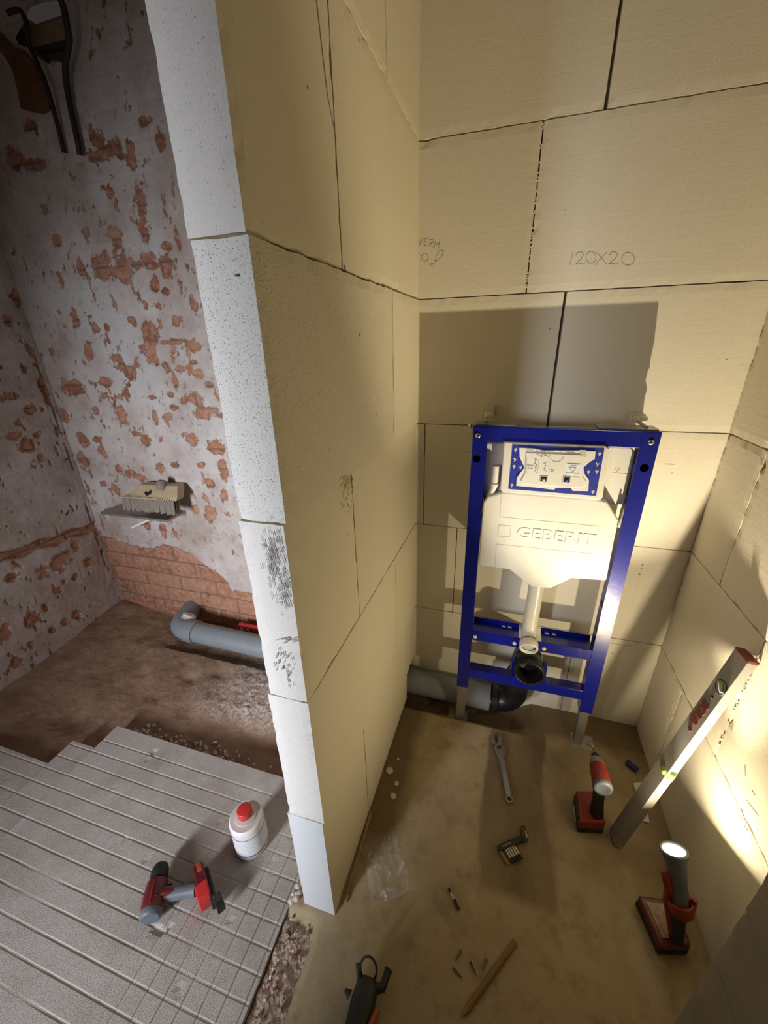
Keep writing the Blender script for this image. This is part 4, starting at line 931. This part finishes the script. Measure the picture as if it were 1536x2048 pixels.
for i in range(29):
    a = 2*math.pi*i/28; lp.append(cl+Vector((.021*math.cos(a), .014*math.sin(a), .022*math.sin(a))))
mb = MB(); mb.tube(lp, .0028, 'black', 8, caps=False); q = P(716, 1925, 2, .05); mb.tube([q, P(718, 1960, 2, .04), a0], .006, 'black', 8); mb.build('hanging_loop', bd)

# ------------------------------------------------------------------ spirit level leaning on the right wall
O = Vector((.44445, .95867, .0070)); av = Vector((.20052518, .04759319, .97853183)); nv = Vector((.11348721, -.99322358, .02505144)); wv = Vector((.97309316, .1060274, -.20456756))
LL, LWD, LT = .776, .0498, .0235
def LV(a, n, w): return O + av*a + nv*n + wv*w
RL = Matrix((av, nv, wv)).transposed()
S = thing('spirit_level', LV(0, LWD/2, LT/2), 'long aluminium spirit level with red lettering leaning on the right wall', 'level')
def lbox(mb, a0, a1, n0, n1, w0, w1, mat): mb.box(LV((a0+a1)/2, (n0+n1)/2, (w0+w1)/2), (a1-a0, n1-n0, w1-w0), mat, RL)
mb = MB(); lbox(mb, .004, LL-.008, 0, LWD, 0, LT, 'alu')
body = mb.build('level_body', S, bevel=.0012)
mb = MB(); lbox(mb, LL-.008, LL, -.0008, LWD+.0008, -.0008, LT+.0008, 'logo'); mb.build('end_cap', S, bevel=.0015, label='dark red end cap at the top')
mb = MB(); lbox(mb, 0, .004, -.0006, LWD+.0006, -.0006, LT+.0006, 'steel'); mb.build('end_cap', S, bevel=.001)
# middle vial set in the narrow edge
mc = .350
mb = MB(); lbox(mb, mc-.016, mc+.016, LWD-.013, LWD+.0012, .0004, LT-.0008, 'glassy'); v = mb.build('edge_vial', S, bevel=.002, label='green-yellow vial in the edge')
mb = MB(); mb.tube([LV(mc-.012, LWD+.001, LT*.5), LV(mc+.012, LWD+.001, LT*.5)], .0085, 'vial', 14); mb.lathe(LV(mc-.001, LWD*.72, .0), -wv, [(0, .002), (.010, .0015), (.0115, 0)], 'vial', 18); mb.build('vial_tube', v)
ec = .668
mb = MB(); c = LV(ec, LWD*.60, 0); mb.lathe(c, -wv, [(.0195, 0), (.0195, .001), (.0165, .0012), (.0165, .0002), (0, .0002)], 'black', 30); v = mb.build('plumb_vial', S)
mb = MB(); mb.lathe(c-wv*.0002, -wv, [(0, .0004), (.0162, .0004)], 'steel', 24); dv = (nv*.8-av*.6).normalized(); mb.tube([c-wv*.001-dv*.010, c-wv*.001+dv*.013], .0042, 'label_print', 12); mb.tube([c-wv*.0015+av*.007-dv*.004, c-wv*.0015+av*.007+dv*.010], .0022, 'vial', 6); mb.build('vial_tube', v)
mb = MB(); mb.lathe(LV(.628, LWD*.52, 0), -wv, [(0, .0006), (.0050, .0006), (.0052, 0)], 'hole', 14)
# lettering reads from the vial towards the foot
text_mesh(mb, 'SOLA', LV(.606, .0115, -.0004), -av, nv, .0335, 'logo', .0004, .0024, xscale=.92)
mb.build('printed_lettering', body, label='dark red printed lettering'); mb = MB(); text_mesh(mb, '+', LV(.517, .018, -.0004), -av, nv, .026, 'logo', .0004, .0012)
mb.build('printed_mark', body, label='dark red printed cross')

# ------------------------------------------------------------------ small things on the screed
def flat_poly(mb, pts, z0, h, mat): mb.prism([Vector((x, y, z0)) for x, y in pts], (0, 0, h), mat)
FZ = .0035
# adjustable wrench
wt, wb = P(996, 1486, 2, 0), P(1018, 1602, 2, 0); d = (wb-wt); d.z = 0; Lw = d.length; d.normalize(); e = Vector((-d.y, d.x, 0))
def wp(a, b): p = wt + d*a + e*b; return (p.x, p.y)
Wr = thing('adjustable_wrench', ((wt.x+wb.x)/2, (wt.y+wb.y)/2, FZ), 'dusty steel adjustable wrench lying on the floor in front of the frame', 'wrench')
mb = MB(); hw = .010
flat_poly(mb, [wp(.03, -.020), wp(.055, -.014), wp(.07, -hw), wp(Lw-.012, -hw*.95), wp(Lw-.012, hw*.95), wp(.07, hw), wp(.052, .018), wp(.028, .022), wp(.018, .012), wp(-.004, .012), wp(-.010, .020), wp(-.024, .016), wp(-.026, .006), wp(.006, -.004), wp(.016, -.014)], FZ, .010, 'steel')
n = 20; c = Vector(wp(Lw, 0)).to_3d(); ro, ri = .0125, .0075
ring = []
for r_, z_ in ((ri, FZ), (ro, FZ), (ro, FZ+.010), (ri, FZ+.010), (ri, FZ)): ring.append((r_, z_))
mb.lathe((c.x, c.y, 0), (0, 0, 1), ring, 'steel', 26, smooth=False)
wbd = mb.build('wrench_body', Wr, bevel=.0018)
mb = MB(); flat_poly(mb, [wp(.008, -.010), wp(.018, -.024), wp(.002, -.030), wp(-.020, -.020), wp(-.022, -.011), wp(-.004, -.013)], FZ+.0005, .009, 'steel'); mb.build('moving_jaw', Wr, bevel=.0015)
mb = MB(); q = Vector(wp(.030, -.002)).to_3d(); q.z = FZ+.008; mb.tube([q-e*.008, q+e*.008], .0055, 'black', 12); mb.build('adjusting_screw', Wr)
mb = MB(); mb.prism([Vector((*wp(.075, -.005), FZ+.0103)), Vector((*wp(Lw-.03, -.005), FZ+.0103)), Vector((*wp(Lw-.03, .005), FZ+.0103)), Vector((*wp(.075, .005), FZ+.0103))], (0, 0, .0006), 'zinc'); mb.build('handle_panel', wbd)
# bit holder
h0, h1 = P(997, 1698, 2, .008), P(1042, 1678, 2, .008); d = h1-h0; d.z = 0; L0 = d.length; d.normalize(); e = Vector((d.y, -d.x, 0))
def hp(a, b, z=.008): p = h0 + d*a + e*b; return Vector((p.x, p.y, z))
H = thing('bit_holder', (hp(L0/2, 0).x, hp(L0/2, 0).y, .004), 'black clip-on bit holder with carabiner and golden driver bits on the floor', 'bit holder')
mb = MB(); rbox(mb, hp(0, 0), hp(L0, 0), .017, .011, (0, 0, 1), 'black'); rbox(mb, hp(L0, -.001), hp(L0+.014, -.003), .012, .009, (0, 0, 1), 'black'); hb_ = mb.build('holder_rail', H, bevel=.002)
mb = MB()
for k, (a, sg) in enumerate([(.016+i*.0018, s) for i in range(5) for s in (0, 1)]): mb.ribbon([hp(.013+k*.0032, -.003+.0018*(k % 2), .0138), hp(.0145+k*.0032, .002, .0138)], .0009, (0, 0, 1), 'grey_plastic')
mb.build('print', hb_)
for i in range(5):
    a = .020+i*.0078; mb = MB(); mb.tube([hp(a, .008), hp(a+.002, .034)], .0024, 'pipe_cream', 8); b = mb.build('driver_bit', H, label='golden bit shank')
    mb = MB(); mb.tube([hp(a+.002, .033), hp(a+.003, .046)], [.0036, .0036], 'black', 8); mb.build('bit_sleeve', b)
mb = MB(); mb.tube([hp(.003, .008), hp(.004, .030), hp(.006, .044)], [.0036, .0032, .003], 'wood', 8); mb.build('driver_bit', H, label='rusty brown bit at the end')
cb = [P(x, y, 2, .008) for x, y in ((1041, 1678), (1042, 1662), (1044, 1653), (1048, 1652), (1051, 1657), (1055, 1676), (1054, 1683), (1048, 1684), (1043, 1680))]
mb = MB(); mb.tube(cb+[cb[0]], .0022, 'black', 8); cbo = mb.build('carabiner', H)
mb = MB(); mb.tube([P(1051.5, 1661, 2, .011), P(1054.5, 1675, 2, .011)], .0016, 'pipe_cream', 8); mb.build('gate_pin', cbo)
# loose bit
a, b = P(897, 1776, 2, .006), P(918, 1819, 2, .006)
Bt = thing('driver_bit', ((a.x+b.x)/2, (a.y+b.y)/2, .002), 'single slim bit with black sleeve lying alone on the floor', 'driver bit')
mb = MB(); mb.tube([a, a.lerp(b, .2)], .0036, 'black', 8); mb.build('bit_tip', Bt); mb = MB(); mb.tube([a.lerp(b, .2), a.lerp(b, .56)], .0018, 'pipe_cream', 8); mb.build('bit_shank', Bt)
mb = MB(); mb.tube([a.lerp(b, .55), a.lerp(b, .62), b], [.0036, .0044, .0042], 'black', 10); mb.build('bit_sleeve', Bt)
# carpenter's pencil
a, b = P(1030, 1884, 2, .006), P(925, 2032, 2, .006); mb = MB(); d = (b-a).normalized(); s_ = Vector((0, 0, 1)).cross(d)
Pn = thing('carpenter_pencil', ((a.x+b.x)/2, (a.y+b.y)/2, .002), 'flat ochre carpenter pencil lying on the floor at the bottom', 'pencil')
mb.tube([a, a.lerp(b, .9)], .0072, 'pencil', 8, smooth=False); mb.build('shaft', Pn)
mb = MB(); mb.tube([a.lerp(b, .9), a.lerp(b, .985)], [.0068, .003], 'wood', 8); mb.tube([a.lerp(b, .98), b], [.003, .0014], 'graphite', 8); mb.build('sharpened_tip', Pn)
# screws
for (px, py), (qx, qy), lb in (((908, 1934), (922, 1951), 'small steel screw on the floor, nearest the dark tool, tip pointing right'), ((942, 1922), (951, 1942), 'small steel screw in the middle of the loose ones left of the pencil'),
                          ((973, 1917), (968, 1932), 'small steel screw lying closest to the pencil'), ((922, 1900), (919, 1906), 'small steel screw furthest from the bottom edge, seen end on')):
    a, b = P(px, py, 2, .005), P(qx, qy, 2, .005); d = (b-a); d.normalize(); mb = MB()
    mb.lathe(a, d, [(0, 0), (.0045, 0), (.0045, .001), (.002, .004), (.0018, .022), (0, .027)], 'steel', 12)
    for k in range(8): mb.lathe(a+d*(.006+k*.002), d, [(.0018, 0), (.0028, .0005), (.0018, .001)], 'steel', 10)
    mb.build('screw', label=lb, cat='screw', group='loose screws beside the pencil')
# blue cap
a, b = P(1253, 1523, 2, .014), P(1275, 1541, 2, .014); mb = MB(); mb.tube([a, a.lerp(b, .05), b.lerp(a, .05), b], [.009, .011, .0115, .010], 'navyblue', 18)
mb.build('blue_plug', label='short dark blue plastic plug on the floor by the right wall', cat='plug')
# white scraper behind the level
S2 = thing('putty_knife', (.545, 1.07, .003), 'pale flat putty knife lying on the floor behind the leaning spirit level', 'putty knife')
mb = MB(); flat_poly(mb, [tuple(P(x, y, 2, 0))[:2] for x, y in ((1298, 1648), (1262, 1636), (1275, 1600), (1291, 1596))], .004, .002, 'white'); mb.build('blade', S2)
mb = MB(); flat_poly(mb, [tuple(P(x, y, 2, 0))[:2] for x, y in ((1275, 1600), (1291, 1596), (1283, 1568), (1265, 1570))], .003, .010, 'white'); mb.build('handle', S2, bevel=.002)
# dried adhesive blobs
for (px, py, r, lb) in ((779, 1541, .0135, 'largest pale dried adhesive blob on the floor beside the partition'), (793, 1567, .009, 'oval pale dried adhesive blob between two rounder ones'), (786, 1592, .011, 'pale dried adhesive blob nearest the plastic bag'), (796, 1518, .005, 'smallest pale dried adhesive drop near the partition foot')):
    c = P(px, py, 2, .001); mb = MB(); mb.lathe(c, (random.uniform(-.05, .05), 0, 1), [(r, 0), (r*.96, .0018), (r*.6, .003), (0, .0034)], 'chips', 18); mb.build('adhesive_blob', label=lb, cat='adhesive blob', group='dried adhesive blobs by the partition')
# slim strip of wood at the partition foot
a, b = P(742, 1625, 2, .004), P(690, 1805, 2, .004); mb = MB(); rbox(mb, a, b, .010, .006, (0, 0, 1), 'wood')
mb.build('wood_strip', bevel=.001, label='thin brown wood strip lying along the foot of the partition', cat='strip')
# clump of pale foam at the partition corner
c = P(593, 1800, 2, .0); mb = MB()
for k in range(9):
    q = c + Vector((random.uniform(-.012, .004), random.uniform(-.02, .03), .004)); mb.lathe(q, (random.uniform(-.3, .3), random.uniform(-.3, .3), 1), [(.004, -.004), (.009, .002), (.007, .009), (0, .011)], 'chips', 10)
mb.build('foam_clump', label='lumpy pale foam clump at the corner of the partition foot', cat='foam')
# clear plastic bag
cs = [P(724, 1697, 2, 0), P(798, 1650, 2, 0), P(838, 1778, 2, 0), P(745, 1816, 2, 0)]
us = np.linspace(0, 1, 50); vs = np.linspace(0, 1, 60)
def bagf(U, V):
    X = (cs[0].x*(1-U)+cs[1].x*U)*(1-V)+(cs[3].x*(1-U)+cs[2].x*U)*V; Y = (cs[0].y*(1-U)+cs[1].y*U)*(1-V)+(cs[3].y*(1-U)+cs[2].y*U)*V
    n1 = vnoise(U, V, 81, 3, 5); rid = 1-np.abs(2*vnoise(U, V*.7, 83, 4, 4)-1); edge = np.minimum(np.minimum(U, 1-U), np.minimum(V, 1-V))
    return X + .006*(vnoise(U, V, 84, 2, 6)-.5), Y+.008*(vnoise(U, V, 85, 2, 6)-.5), .004 + np.clip(edge*8, .1, 1)*(.010*n1+.016*rid**6)
vt, fs, U, V = grid(us, vs, bagf); mb = MB(); mb.add(vt, fs, 'bag', True)
o = mb.build('plastic_bag', label='crumpled clear plastic bag on the floor beside the partition', cat='bag')
so = o.modifiers.new('thick', 'SOLIDIFY'); so.thickness = .0006
